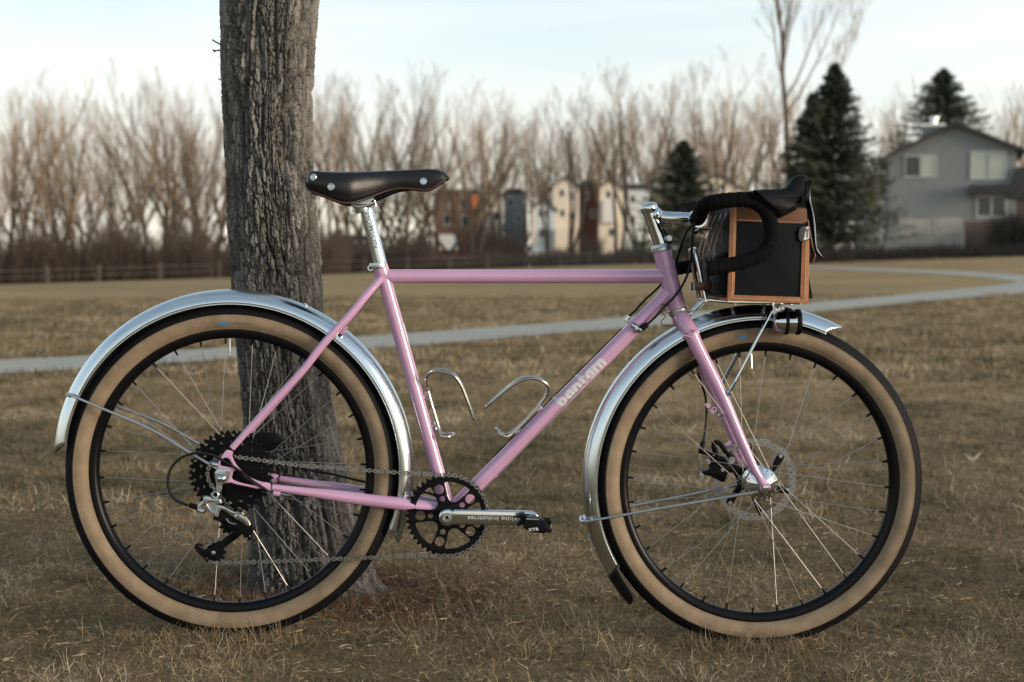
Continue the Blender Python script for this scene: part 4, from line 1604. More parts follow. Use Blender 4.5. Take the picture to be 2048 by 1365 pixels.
MB().tube([(q2.x, -q2.y, q2.z), (q1.x, -q1.y, q1.z), q0, q1, q2], 0.0128, 18).build('bar_tube', 'chrome', hbar)

Z4 = lambda pts: zz(pts, 1240, 330, 3.9)
hood_poly = [(1000, 212), (1060, 198), (1130, 191), (1210, 190), (1262, 187), (1298, 170), (1322, 128), (1355, 95), (1400, 77), (1440, 84), (1468, 112), (1480, 155), (1480, 205), (1474, 255), (1450, 290), (1425, 306), (1385, 306), (1372, 322), (1368, 352),
             (1305, 386), (1234, 418), (1190, 386), (1130, 336), (1075, 290), (1035, 250)]
hood_l = pl(spline(Z4(hood_poly), 3, True), -0.198)
Z4b = lambda pts: zz(pts, 1500, 330, 4.55)
lev_poly = [(500, 365), (520, 320), (537, 315), (550, 335), (566, 390), (580, 460), (589, 540), (593, 620), (596, 700), (604, 755), (622, 790), (657, 832), (650, 846), (625, 838), (604, 818), (590, 790), (577, 740), (570, 690), (562, 620), (553, 540), (541, 470), (520, 410)]
lev_l = pl(spline(Z4b(lev_poly), 2, True), -0.200)
cap_poly = [(412, 352), (430, 310), (480, 190), (505, 128), (520, 120), (536, 150), (541, 200), (536, 260), (528, 310), (505, 345), (460, 358)]
cap_l = pl(spline(Z4b(cap_poly), 2, True), -0.200)


def inflate(loop, y, half, name, mm, parent, rows=7, pw=0.6, sg=1):
    """a cushion-shaped solid whose middle outline is the loop"""
    me = MB()
    L = np.array(loop)
    c = L.mean(axis=0)
    vs_, fs = [], []
    m = len(L)
    # distance-to-centre shrink per row, keeps concave outlines by offsetting along local normals
    nx = np.roll(L, -1, 0) - np.roll(L, 1, 0)
    nrm = np.stack([nx[:, 1], -nx[:, 0]], 1)
    nrm /= np.linalg.norm(nrm, axis=1)[:, None] + 1e-9
    area = 0.5 * np.sum(L[:, 0] * np.roll(L[:, 1], -1) - np.roll(L[:, 0], -1) * L[:, 1])
    if area < 0:
        nrm = -nrm
    for i in range(rows):
        t = -1 + 2 * i / (rows - 1)
        sh = (1 - (1 - abs(t) ** 2.2) ** pw) * half * 0.55
        Q = L - nrm * sh
        for q in Q:
            vs_.append((q[0], (y + t * half) * sg, q[1]))
    for i in range(rows - 1):
        for k in range(m):
            k2 = (k + 1) % m
            fs.append((i * m + k, i * m + k2, (i + 1) * m + k2, (i + 1) * m + k))
    fs.append(tuple(range(m)))
    fs.append(tuple((rows - 1) * m + k for k in range(m)))
    me.add(vs_, fs)
    return me.build(name, mm, parent, angle=50)


for sg in (1, -1):
    dz_s = 0.0 if sg > 0 else -0.010
    for lp_, hw_, nm_, mm_, rw_ in ((hood_l, 0.0185, 'brake_hood', 'hood', 7), (cap_l, 0.0200, 'hood_cap', 'black', 5), (lev_l, 0.0070, 'brake_lever', 'black', 5)):
        inflate([(a, b + dz_s) for a, b in lp_], -0.199, hw_, nm_, mm_, hbar, rows=rw_, sg=sg)
lb = p(1500 + 483 / 4.55, 330 + 298 / 4.55, -0.219)
MB().lathe(lb, [(0, -0.0012), (0.0035, -0.0012), (0.0042, 0.001)], 14).build('pivot_pin', 'black', hbar)
edge = [(543, 185), (543, 240), (545, 320), (558, 380), (572, 440), (582, 500), (590, 570), (594, 640), (597, 710), (606, 760), (628, 800), (655, 835)]
MB().tube(spline([tuple(p(1500 + a / 4.55, 330 + b / 4.55, -0.202)) for a, b in edge], 3), 0.0014, 6).build('lever_edge', 'satin', hbar)

# ---- cables ---------------------------------------------------------
cb = MB().tube(spline([tuple(p(*q)) for q in [(1392, 446, -0.045), (1386, 460, -0.05), (1384.5, 490, -0.045), (1382, 520, -0.035), (1374, 552, -0.03), (1356, 585, -0.028), (1330, 613, -0.026), (1310, 635, -0.023), (1296, 648, -0.020)]], 6), 0.0026, 8)
cb.build('shift_cable', 'cable', bike)
cb = MB().tube(spline([tuple(p(*q)) for q in [(1390, 448, -0.03), (1377, 458, -0.02), (1366, 480, 0.0), (1354, 515, 0.02), (1340, 545, 0.028), (1318, 574, 0.026), (1290, 600, 0.022), (1272, 620, 0.019), (1258, 633, 0.018)]], 6), 0.0026, 8)
cb.build('brake_cable', 'cable', bike)
cb = MB().tube(spline([tuple(p(*q)) for q in [(1388, 449, 0.045), (1372, 466, 0.05), (1361, 498, 0.05), (1352, 530, 0.045), (1352, 575, 0.04), (1375, 640, 0.045), (1392, 700, 0.05), (1396, 745, 0.052), (1410, 790, 0.055), (1413, 830, 0.055), (1409, 870, 0.052), (1404, 902, 0.05)]], 6), 0.0026, 8)
cb.build('brake_cable', 'cable', bike)
cb = MB().tube(spline([tuple(p(*q)) for q in [(1335, 612, -0.012), (1325, 609, -0.020), (1325, 618, -0.022), (1332, 619, -0.02), (1324, 626, -0.015), (1331, 634, -0.012), (1323, 642, -0.012), (1324, 650, -0.012), (1338, 652, -0.01), (1352, 651, 0)]], 5), 0.0009, 6)
cb.build('lamp_wire', 'cable', bike)
MB().tube([p(1243, 657, 0.010), p(1100, 800, 0.010), p(985, 915, 0.010)], 0.0011, 6).build('gear_wire', 'cable', bike)
MB().tube([p(1262, 668, -0.012), p(1130, 812, -0.016), p(965, 985, -0.010), p(930, 1020, -0.008)], 0.0008, 6).build('gear_wire', 'steel', bike)
cb = MB().tube(spline([tuple(p(*q)) for q in [(548, 986, -0.063), (535, 981, -0.066), (510, 966, -0.070), (490, 950, -0.071), (468, 935, -0.070), (450, 924, -0.069), (435, 915, -0.070), (415, 908, -0.072), (390, 907, -0.074), (364, 915, -0.075), (345, 932, -0.075), (336, 955, -0.075), (338, 980, -0.074), (348, 998, -0.072), (362, 1006, -0.070), (376, 1011, -0.068)]], 6), 0.0028, 8)
cb.build('shift_cable', 'cable', bike)
cb = MB().tube(spline([tuple(p(*q)) for q in [(895, 1000, 0.02), (850, 985, 0.03), (780, 975, 0.05), (720, 962, 0.055), (660, 948, 0.06), (600, 935, 0.06), (560, 905, 0.06), (530, 890, 0.055)]], 5), 0.0026, 8)
cb.build('brake_cable', 'cable', bike)

# ---- seat post and saddle -------------------------------------------
seatpost = MB()
SPa, SPb = p(765, 545, 0), p(733, 420, 0)
seatpost.tube([SPa, SPb], 0.0136, 24)
spo = seatpost.build('seatpost', 'alu', bike)
vs_, fs = dense(*text_mesh('THOMSON', 0.0178, 0, 0.0002), cuts=1, rounds=2)
T2 = (SPa - SPb).normalized()
N2 = Vector((-T2.z, 0, T2.x))
mid = p(742.5, 456, -0.0136)
om = (mid - SPb).dot(T2)
out = []
for u, v, _ in vs_:
    u *= 0.98
    vv = v * 0.90 + 0.0008
    yy = -math.sqrt(0.0136 ** 2 - vv * vv) - 0.0003
    q = SPb + T2 * (om + u) + N2 * vv
    out.append((q.x, yy, q.z))
MB().add(out, fs).build('lettering', 'engrave', spo, recalc=False)
ch = MB()
ch.tube([p(727, 424, 0), p(723, 411, 0)], [0.0150, 0.0170], 18)
ch.tube([p(703, 409, -0.012), p(715, 414, -0.012), p(735, 411, -0.012), p(750, 405, -0.012)], [0.004, 0.0052, 0.0052, 0.004], 10)
ch.tube([p(703, 409, 0.012), p(715, 414, 0.012), p(735, 411, 0.012), p(750, 405, 0.012)], [0.004, 0.0052, 0.0052, 0.004], 10)
for a, b in (((708, 405), (709, 424)), ((747, 396), (750, 413))):
    ch.tube([p(a[0], a[1], 0), p(b[0], b[1], 0)], 0.0034, 10)
    ch.tube([p(b[0] - 0.4, b[1] - 4, 0), p(b[0], b[1], 0)], 0.0046, 10)
ch.tube([p(705, 404, -0.03), p(728, 404, -0.03), p(748, 398, -0.03)], 0.0058, 10)
ch.tube([p(705, 404, 0.03), p(728, 404, 0.03), p(748, 398, 0.03)], 0.0058, 10)
ch.box(p(727, 405, 0), (0.036, 0.07, 0.010))
ch.build('saddle_clamp', 'satin', spo)
sc = MB()
cA = p(756.5, 531.5, 0)
sc_ = MB().lathe((0, 0, 0), [(0.0136, -0.0062), (0.0182, -0.0062), (0.0188, -0.005), (0.0188, 0.005), (0.0182, 0.0062), (0.0136, 0.0062)], 28, axis='Z', close_prof=True)
axs = (ST0 - ST1).normalized()
rot = (axs + Vector((0.16, 0, 0))).normalized().to_track_quat('Z', 'Y').to_matrix()
sc_.move(lambda v: rot @ v + cA)
sc.add(sc_.v, sc_.f)
sc.tube([p(741, 536.5, -0.010), p(741, 536.5, 0.010)], 0.0066, 14)
sc.tube([p(741, 535.5, 0), p(754, 531, 0)], 0.0060, 10)
sco = sc.build('seat_clamp', 'satin', bike, angle=30)
MB().lathe(p(741, 536.5, -0.0105), [(0, -0.0004), (0.0030, -0.0004), (0.0030, 0.002)], 12).build('clamp_bolt', 'black', sco)

# saddle: sections from tail to nose: (px, top, bottom, half width, wing drop)
SEC = [(613.5, 356, 372, 0.050), (617, 348, 377, 0.066), (624, 341.8, 382, 0.073), (634, 340.6, 386, 0.0755), (650, 341.3, 392, 0.0765), (668, 341.9, 399.5, 0.076), (686, 342.2, 405.0, 0.0735), (704, 342.2, 405.5, 0.068), (720, 342.0, 401.5, 0.0585),
       (738, 341.7, 395.5, 0.0470), (756, 341.2, 388.5, 0.0375), (775, 340.6, 381.5, 0.0295), (797, 339.8, 376.8, 0.0245), (820, 338.8, 377.6, 0.0225), (842, 337.9, 379.8, 0.0215), (858, 337.6, 379.0, 0.0205), (872, 338.6, 372.5, 0.0190), (884, 342.0, 363.0, 0.0160), (892, 347.0, 357.0, 0.0115), (895, 350.5, 353.5, 0.006)]
SECi = spline(SEC, 4)
NS = 15


def saddle_pt(sec, s):
    """s in [-1, 1] across; near edge = -1"""
    px_, top_, bot_, w = sec
    t_ = p(px_, top_, -w * 0.55)
    b_ = p(px_, bot_, -w)
    a = abs(s)
    # over the top then down the skirt
    y = w * min(1.0, math.sin(min(a * 1.45, 1.0) * PI / 2) ** 0.9)
    k = max(0.0, (a - 0.42) / 0.58)
    z = t_.z - 0.010 * (min(a, 0.55) / 0.55) ** 2.2 - (t_.z - 0.010 - b_.z) * (k ** 1.25) * (1 if k > 0 else 0)
    if a > 0.8:
        y -= 0.10 * w * (a - 0.8) / 0.2
    return Vector((t_.x, math.copysign(y, s), z))


sd = MB()
vs_, fs = [], []
for sec in SECi:
    for k in range(NS * 2 + 1):
        vs_.append(saddle_pt(sec, -1 + k / NS))
W_ = NS * 2 + 1
for i in range(len(SECi) - 1):
    for k in range(W_ - 1):
        fs.append((i * W_ + k, i * W_ + k + 1, (i + 1) * W_ + k + 1, (i + 1) * W_ + k))
sd.add(vs_, fs)
sdo = sd.build('saddle', 'leather', bike, angle=70)
so_ = sdo.modifiers.new('thick', 'SOLIDIFY')
so_.thickness = 0.0045
so_.offset = -1
ed = MB()
for sg in (-1, 1):
    ed.tube([saddle_pt(s_, sg) for s_ in SECi], 0.0023, 6)
ed.build_each('skirt_edge', 'leather_edge', sdo)


def rivet(pt, nrm, r=0.0078):
    t_ = MB().lathe((0, 0, 0), [(0.0, 0.0016), (0.0022, 0.0016), (0.0026, 0.0008), (0.0042, 0.0009), (0.0052, 0.0022), (0.0068, 0.0020), (r, 0.0)], 20, axis='Z')
    rot = Vector(nrm).to_track_quat('Z', 'Y').to_matrix()
    t_.move(lambda v: rot @ v + pt)
    return t_


def on_saddle(px_, py_):
    best = None
    for sec in SECi:
        for k in range(NS * 2 + 1):
            s_ = -1 + k / NS
            if s_ > 0:
                continue
            q = saddle_pt(sec, s_)
            t_ = p(px_, py_, q.y)
            d_ = (t_ - q).length
            if best is None or d_ < best[0]:
                best = (d_, q, sec, s_)
    return best[1]


for a, b, n_ in ((627, 355, (-0.5, -0.85, 0.1)), (662, 374, (-0.1, -1, 0.1)), (846.5, 363, (0.06, -1, 0.12))):
    q = on_saddle(a, b)
    rivet(p(a, b, q.y - 0.0012), n_, 0.0079).build('rivet', 'satin', sdo)
rl = MB()
for sg in (-1, 1):
    rl.tube(spline([tuple(Vector((p(a, b, 0).x, sg * y, p(a, b, 0).z))) for a, b, y in [(622, 372, 0.038), (650, 385, 0.040), (680, 402, 0.030), (705, 404, 0.028), (750, 399, 0.026), (790, 383, 0.018), (830, 376, 0.012), (872, 362, 0.008), (884, 358, 0.006)]], 5), 0.0036, 10)
rl.tube([p(618, 368, -0.062), p(616, 360, 0), p(618, 368, 0.062)], 0.007, 10)
rl.tube([p(870, 368, -0.007), p(884, 362, 0), p(870, 368, 0.007)], 0.006, 10)
rl.box(p(634, 382, -0.03), (0.020, 0.012, 0.014))
rl.box(p(634, 382, -0.03) + Vector((0, 0.06, 0)), (0.020, 0.012, 0.014))
rl.build('saddle_rail', 'black', sdo)

# ---- fork -----------------------------------------------------------
fk = MB()
fk.tube([p(1354, 616, 0), p(1362, 640, 0), p(1366, 650, 0)], [0.0175, 0.0170, 0.0165], 20)
bl = [(1360, 630, -0.006), (1364, 637, -0.020), (1374, 653, -0.034), (1384, 672, -0.041), (1395, 695, -0.043), (1442, 787, -0.047), (1478, 870, -0.050), (1508, 936, -0.0525), (1521, 958, -0.0535)]
blp = spline([tuple(p(*q)) for q in bl], 4)
rr = list(np.interp(np.linspace(0, 1, len(blp)), [0, 0.12, 0.25, 0.37, 0.40, 0.5, 0.63, 0.76, 0.88, 1], [0.013, 0.0158, 0.0172, 0.0172, 0.0158, 0.0150, 0.0122, 0.0105, 0.0086, 0.0078]))
bd = MB().tube(blp, rr, 18)
# dropout knob
fk_d = p(1530, 975, -0.053)
bd.lathe(fk_d, [(0, -0.0055), (0.0095, -0.0055), (0.0118, -0.003), (0.0118, 0.004), (0, 0.004)], 24)
bd.tube([p(1518, 955, -0.053), p(1528, 970, -0.053)], [0.0085, 0.0098], 12)
# crown arrow detail
for poly in ([(1369, 664), (1386, 659), (1380, 668)], [(1387, 660), (1391, 659), (1383, 672)], [(1366, 671), (1381, 674), (1384, 680)]):
    bd.tube([p(a, b, -0.0575) for a, b in poly], [0.0012, 0.0016, 0.0010], 6)
for a, b, y_ in ((1429, 819, -0.045), (1441, 833, -0.052), (1451, 789, -0.052)):
    bd.tube([p(a, b, y_ + 0.006), p(a, b, y_ - 0.003)], 0.0052, 12)
bd.mirror_y()
fk.add(bd.v, bd.f)
fk.plate([pl(zz([(455, 265), (520, 212), (560, 205), (640, 330), (740, 560), (700, 600), (620, 480), (540, 300), (480, 300)], 1380, 850, 6.5), 0.045)], 0.050, 0.008, 0.001)
fko = fk.build('fork', 'pink', bike, angle=35)
bo = MB()
for a, b, y_ in ((1442, 832, -0.056), (1458, 788, -0.056)):
    bo.lathe(p(a, b, y_), [(0, -0.003), (0.0040, -0.003), (0.0055, 0.0), (0.0055, 0.006), (0, 0.006)], 14)
bo.build_each('bolt', 'chrome', fko)
MB().lathe(p(1532, 978, -0.059), [(0, -0.0045), (0.003, -0.0045), (0.0032, -0.0030), (0.0075, -0.0025), (0.0092, 0.001), (0.0092, 0.006), (0, 0.006)], 24).build('axle_cap', 'chrome', fko)
MB().lathe(p(1429, 819, -0.0485), [(0, -0.0006), (0.0022, -0.0006), (0.0022, 0.001)], 10).build('eyelet_hole', 'black', fko)

# front disc caliper (far side)
cal = MB()
Z8 = lambda pts: zz(pts, 1380, 850, 6.5)
cal.plate([pl(spline(Z8([(280, 400), (420, 400), (480, 460), (500, 560), (480, 640), (440, 740), (360, 720), (250, 660), (165, 640), (145, 570), (180, 600), (250, 560), (250, 470)]), 2, True), 0.045)], 0.048, 0.024, 0.004)
cal.plate([pl(spline(Z8([(130, 330), (200, 330), (320, 380), (310, 430), (200, 390), (130, 375)]), 2, True), 0.03)], 0.030, 0.012, 0.002)
cal.tube(spline([tuple(p(*q)) for q in [(1428, 898, 0.03), (1427, 890, 0.03), (1432, 885, 0.03), (1440, 888, 0.03), (1447, 897, 0.03), (1452, 905, 0.035)]], 4), 0.0052, 10)
cal.tube([p(1428, 894, 0.03), p(1434, 916, 0.035)], 0.0062, 10)
cal.tube([p(1455, 905, 0.045), p(1478, 950, 0.045), p(1484, 970, 0.045)], 0.009, 10)
cal.tube([p(1401, 906, 0.03), p(1406, 884, 0.04)], [0.0062, 0.0045], 12)
calo = cal.build('brake_caliper', 'black', bike)
cb2 = MB()
for a, b, r_ in ((1464, 921, 0.0072), (1454, 980, 0.0065), (1418, 924, 0.004), (1404, 951, 0.0035), (1427, 911, 0.003)):
    cb2.lathe(p(a, b, 0.026), [(0, -0.003), (r_ * 0.5, -0.003), (r_ * 0.55, -0.001), (r_, -0.001), (r_, 0.01), (0, 0.01)], 14)
cb2.tube([p(1402, 908, 0.03), p(1402, 935, 0.03), p(1404, 950, 0.03)], 0.0009, 6)
cb2.build_each('caliper_bolt', 'satin', calo)
# rear disc caliper
cal = MB()
cal.plate([pl(spline(zz([(1180, 60), (1420, 40), (1640, 60), (1780, 150), (1760, 260), (1640, 330), (1500, 480), (1300, 420), (1180, 250)], 360, 860, 8.533), 1, True), 0.055)], 0.058, 0.026, 0.004)
calo = cal.build('brake_caliper', 'black', bike)

# ---- fenders --------------------------------------------------------
def fender(c, R0, a0, a1, name, tip0=0.0, tip1=0.0, n=120, half=0.0310, depth=0.030, grow=None):
    prof = []
    for i in range(17):
        t = -1 + 2 * i / 16
        a = abs(t)
        y = half * math.sin(min(1, a * 1.02) * PI / 2) if a < 0.98 else half
        drop = depth * (1 - math.cos(min(a, 1) * PI / 2)) ** 0.92
        if 0.30 < a < 0.36:
            drop += 0.0
        prof.append((-drop, math.copysign(y, t)))
    vs_, fs = [], []
    m = len(prof)
    for i in range(n + 1):
        t = i / n
        a = a0 + (a1 - a0) * t
        Rr = R0 + (grow(t) if grow else 0)
        e = min(i, n - i)
        for k, (dr, y) in enumerate(prof):
            # raked ends: edge finishes before the crown
            rk = 0.0
            ee = abs(y) / half
            aa = a
            if t < 0.5:
                aa = a + (a1 - a0) / abs(a1 - a0) * tip0 * (ee ** 2) * max(0, 1 - t * 6)
            else:
                aa = a - (a1 - a0) / abs(a1 - a0) * tip1 * (ee ** 2) * max(0, 1 - (1 - t) * 6)
            vs_.append((c.x + (Rr + dr) * math.cos(aa), y, c.z + (Rr + dr) * math.sin(aa)))
    for i in range(n):
        for k in range(m - 1):
            fs.append((i * m + k, i * m + k + 1, (i + 1) * m + k + 1, (i + 1) * m + k))
    o = MB().add(vs_, fs).build(name, 'alu', bike, angle=60)
    s_ = o.modifiers.new('thick', 'SOLIDIFY')
    s_.thickness = 0.0012
    s_.offset = -1
    ed = MB()
    for k in (0, m - 1):
        ed.tube([Vector(vs_[i * m + k]) for i in range(n + 1)], 0.0011, 6)
    ed.build_each('rolled_edge', 'alu', o)
    return o


RFo = 0.3785
rf = fender(RC, RFo, R(174.3), R(-24.3), 'fender', tip0=R(3.6), tip1=R(3.0), grow=lambda t: -0.006 * max(0, 1 - t * 5) ** 1.5)
ff = fender(FC, 0.3745, R(62.0), R(212.8), 'fender', tip0=R(5), tip1=R(2.6), grow=lambda t: -0.004 * max(0, 1 - t * 5))
# mud flap
vs_, fs = [], []
nn = 12
for i in range(nn + 1):
    t = i / nn
    a = R(211.6 + 11.9 * t)
    for k in range(9):
        s_ = -1 + k / 4
        hw = 0.0300 * (1.0 - 0.12 * t)
        dr = 0.028 * (1 - math.cos(abs(s_) * PI / 2)) ** 0.92
        shrink = 1.0
        rr_ = 0.3738 + 0.0020 * t - dr * (1 - 0.10 * t)
        aa = a - R(2.6) * (abs(s_) ** 2) * (1 - t) - R(3.6) * abs(s_) ** 3 * t
        vs_.append((FC.x + rr_ * math.cos(aa), hw * math.sin(s_ * PI / 2), FC.z + rr_ * math.sin(aa)))
for i in range(nn):
    for k in range(8):
        fs.append((i * 9 + k, i * 9 + k + 1, (i + 1) * 9 + k + 1, (i + 1) * 9 + k))
mf = MB().add(vs_, fs).build('mud_flap', 'flapm', ff, angle=60)
s_ = mf.modifiers.new('thick', 'SOLIDIFY')
s_.thickness = 0.0022
bt2 = MB()
for deg in (197.5, 202.0):
    a = R(deg)
    rr_ = 0.3752
    bt2.tube([(FC.x + (rr_ - 0.004) * math.cos(a), 0, FC.z + (rr_ - 0.004) * math.sin(a)), (FC.x + (rr_ + 0.002) * math.cos(a), 0, FC.z + (rr_ + 0.002) * math.sin(a))], 0.0035, 10)
bt2.build_each('flap_bolt', 'satin', ff)
# stays: one bent rod each, running round the outside of the fender
q0, q1, q2 = p(434, 938, -0.070), p(300, 858, -0.056), p(142, 791, -0.036)
rear_stay = [q0, q0.lerp(q1, .5), q1, q1.lerp(q2, .6), q2, p(136, 789, -0.026), p(133.5, 789.5, -0.012), p(133, 790, 0.0)]
far = [Vector((v.x, -v.y, v.z)) for v in reversed(rear_stay[:-1])]
MB().tube(spline([tuple(v) for v in rear_stay + far], 4), 0.0029, 10).build('fender_stay', 'satin', rf)
q0, q2 = p(1516, 984, -0.060), p(1175, 1043, -0.036)
fs_ = [q0, q0.lerp(q2, .35), q0.lerp(q2, .7), q2, p(1166, 1043.5, -0.026), p(1162.5, 1042.5, -0.012), p(1162, 1041, 0)]
far = [Vector((v.x, -v.y, v.z)) for v in reversed(fs_[:-1])]
MB().tube(spline([tuple(v) for v in fs_ + far], 4), 0.0029, 10).build('fender_stay', 'satin', ff)
for c_, fo_ in ((p(137, 790, -0.018), rf), (p(1172, 1041, -0.020), ff)):
    cl_ = MB()
    cl_.tube([c_ + Vector((0, -0.008, 0)), c_ + Vector((0, 0.044, 0))], 0.0045, 10)
    cl_.build('stay_clamp', 'satin', fo_)
tb = p(430, 929, -0.068)
tbm = MB().tube([p(436, 931, -0.066), p(424, 928, -0.068)], [0.0070, 0.0062], 14)
tbm.tube([p(424, 928, -0.068), p(420, 927, -0.068)], 0.0045, 10)
tbm.build('stay_bolt', 'chrome', rf)
fb = MB()
a = R(59)
for deg in (66.0,):
    a = R(deg)
    fb.tube([(RC.x + 0.376 * math.cos(a), 0, RC.z + 0.376 * math.sin(a)), (RC.x + 0.3815 * math.cos(a), 0, RC.z + 0.3815 * math.sin(a))], 0.0045, 10)
fb.build('fender_bolt', 'satin', rf)
# lower rear fender bracket
br = MB()
q = p(817, 985, -0.012)
br.tube([p(803, 972, -0.012), p(806, 996, -0.012)], 0.0026, 8)
br.tube([p(812, 975, -0.008), p(815, 998, -0.008)], 0.0022, 8)
br.tube([p(823, 972, -0.004), p(825, 995, -0.004)], 0.0026, 8)
br.build_each('fender_bracket', 'chrome', rf)

# ---- crank, chainring, pedals ---------------------------------------
CR = p(896, 1031, -0.0465)
NT = 42
lo, rp = sprocket_loop(NT)
loops = [lo]
for k in range(5):
    a = R(108.5 - 72 * k)
    loops.append(circ(0.0570 * math.cos(a), 0.0570 * math.sin(a), 0.0101, 24))
    loops.append(circ(0.0362 * math.cos(a), 0.0362 * math.sin(a), 0.0058, 18))
    b = a - R(36)
    trap = []
    for rr_, hw in ((0.0700, 24.0), (0.0700, 12.0), (0.0700, 0.0), (0.0700, -12.0), (0.0700, -24.0), (0.0530, -22.0), (0.0330, -16.0), (0.0285, 0.0), (0.0330, 16.0), (0.0530, 22.0)):
        an = b + R(hw)
        trap.append((rr_ * math.cos(an), rr_ * math.sin(an)))
    loops.append(rounded(trap, 0.32, 3))
loops.append(circ(0, 0, 0.013, 20))
cm = MB().plate(loops, 0, 0.0036, 0.0004)
cm.move(lambda v: v + CR)
cro = cm.build('chainring', 'black', bike)

CA = p(894.5, 1035.5, -0.068)
arm = []
PE = p(1063, 1037, -0.070)
arm_px = [(800 + a / 6.4, 930 + b / 6.4) for a, b in [(700, 570), (860, 572), (1000, 573), (1250, 580), (1500, 586), (1690, 592), (1740, 610), (1775, 650), (1780, 700), (1755, 745), (1700, 765), (1500, 772), (1200, 772), (900, 768), (720, 766)]]
al = pl(arm_px, -0.070)
ctr = p(894.5, 1035.5, -0.070)
boss = [(ctr.x + 0.0178 * math.cos(R(t)), ctr.z + 0.0178 * math.sin(R(t))) for t in range(-55, -306, -10)]
al = al + boss
ar = MB().plate([al], -0.0690, 0.0135, 0.0042, 3)
aro = ar.build('crank_arm', 'chrome', bike, angle=50)
MB().lathe(p(894.5, 1035.5, -0.0768), [(0, -0.0008), (0.0042, -0.0008), (0.0046, 0.0), (0.0075, 0.0002), (0.0082, -0.001), (0.0092, -0.001), (0.0098, 0.0012)], 28).build('crank_bolt', 'satin', aro)
MB().lathe(p(894.5, 1035.5, -0.0785), [(0, 0.0), (0.0030, -0.0003), (0.0034, 0.001)], 16).build('bolt_socket', 'black', aro)
tc_ = p(989, 1037.5, -0.0760)
flat_print('lettering', 'White Industries', 0.0122, (tc_.x, -0.0762, tc_.z), PI - R(1.2), 'engrave_light', aro, squash=1.34, offset=0.00003)


def pedal(c, sg):
    """c = axle hole; sg = -1 chain side"""
    root = MB()
    y0 = c.y
    root.tube([(c.x, y0, c.z), (c.x, y0 + sg * 0.016, c.z), (c.x, y0 + sg * 0.018, c.z), (c.x, y0 + sg * 0.03, c.z)], [0.0078, 0.0078, 0.0095, 0.0095], 18)
    po = root.build('pedal', 'chrome', bike)
    y1 = y0 + sg * 0.052
    rot = Matrix.Rotation(R(12), 3, 'Y')
    b_ = MB()
    outl = rounded([(-0.016, 0.010), (0.006, 0.014), (0.020, 0.012), (0.030, 0.004), (0.032, -0.008), (0.022, -0.014), (-0.006, -0.016), (-0.020, -0.010), (-0.022, 0.0)], 0.25, 3)
    b_.plate([outl], 0, 0.040, 0.003, 2)
    for zz_, xx_ in ((0.012, -0.030), (0.012, 0.030)):
        b_.tube([(xx_ * 0.6, 0.012, 0.010), (xx_, 0.012, zz_), (xx_ * 1.08, 0.0, zz_ * 0.6), (xx_, -0.012, zz_), (xx_ * 0.6, -0.012, 0.010)], 0.0036, 8)
    b_.plate([rounded([(-0.034, 0.013), (-0.024, 0.018), (-0.016, 0.008), (-0.022, -0.004), (-0.030, -0.012), (-0.034, -0.006), (-0.028, 0.004)], 0.2, 2)], 0, 0.028, 0.001)
    b_.plate([rounded([(0.024, 0.008), (0.034, 0.004), (0.039, -0.006), (0.034, -0.012), (0.028, -0.008), (0.030, -0.002)], 0.2, 2)], 0, 0.028, 0.001)
    b_.move(lambda v: rot @ v + Vector((c.x + 0.002, y1, c.z - 0.001)))
    b_.build('pedal_body', 'black', po, angle=40)
    sp2 = MB().tube([(c.x + 0.034, y1 - sg * 0.012, c.z - 0.004), (c.x + 0.036, y1 + sg * 0.014, c.z - 0.010)], 0.0030, 8)
    sp2.tube([(c.x - 0.014, y1 + sg * 0.0215, c.z + 0.011), (c.x + 0.012, y1 + sg * 0.0215, c.z + 0.010)], 0.0014, 6)
    sp2.build('pedal_spring', 'satin', po)
    if sg < 0:
        flat_print('lettering', 'XTR', 0.0085, (c.x + 0.001, y1 - 0.0202, c.z - 0.0105), R(4), 'whiteprint', po, squash=1.3, offset=0.0001)
    return po


pedal(Vector((PE.x, -0.072, PE.z)), -1)
fa = [(2 * CA.x - x, 2 * CA.z - z) for x, z in al]
MB().plate([fa], 0.0690, 0.0135, 0.0042, 3).build('crank_arm', 'chrome', bike, angle=50)
pedal(Vector((2 * CA.x - PE.x, 0.072, 2 * CA.z - PE.z)), 1)

# ---- chain -----------------------------------------------------------
def arc_px(cx, cy, r, a0, a1, y, n=16):
    return [tuple(p(cx + r * math.cos(R(a0 + (a1 - a0) * i / n)), cy - r * math.sin(R(a0 + (a1 - a0) * i / n)), y)) for i in range(n + 1)]


YC, YR = -0.0465, -0.042
cx_, cy_ = 896, 1031
path = []
path += arc_px(cx_, cy_, 80.6, 97, -93, YC, 60)
path += [tuple(p(800, 1113, -0.046)), tuple(p(620, 1120, -0.0445)), tuple(p(470, 1126, YR))]
path += arc_px(429, 1104.5, 21, -95, -235, YR, 16)
path += arc_px(462, 1048, 19, -75, 60, YR, 14)
path += arc_px(452, 948, 36.6, 225, 75, YR, 24)
path += [tuple(p(600, 931.2, -0.0435)), tuple(p(760, 943, -0.0455))]
pts = [Vector(q) for q in path]
segs = [(pts[i], pts[(i + 1) % len(pts)]) for i in range(len(pts))]
tot = sum((b - a).length for a, b in segs)
nlk = int(round(tot / 0.0127 / 2)) * 2
step = tot / nlk
nodes, acc, want = [], 0.0, 0.0
for a, b in segs:
    L_ = (b - a).length
    while want < acc + L_ - 1e-9 and len(nodes) < nlk:
        nodes.append(a.lerp(b, (want - acc) / L_))
        want += step
    acc += L_


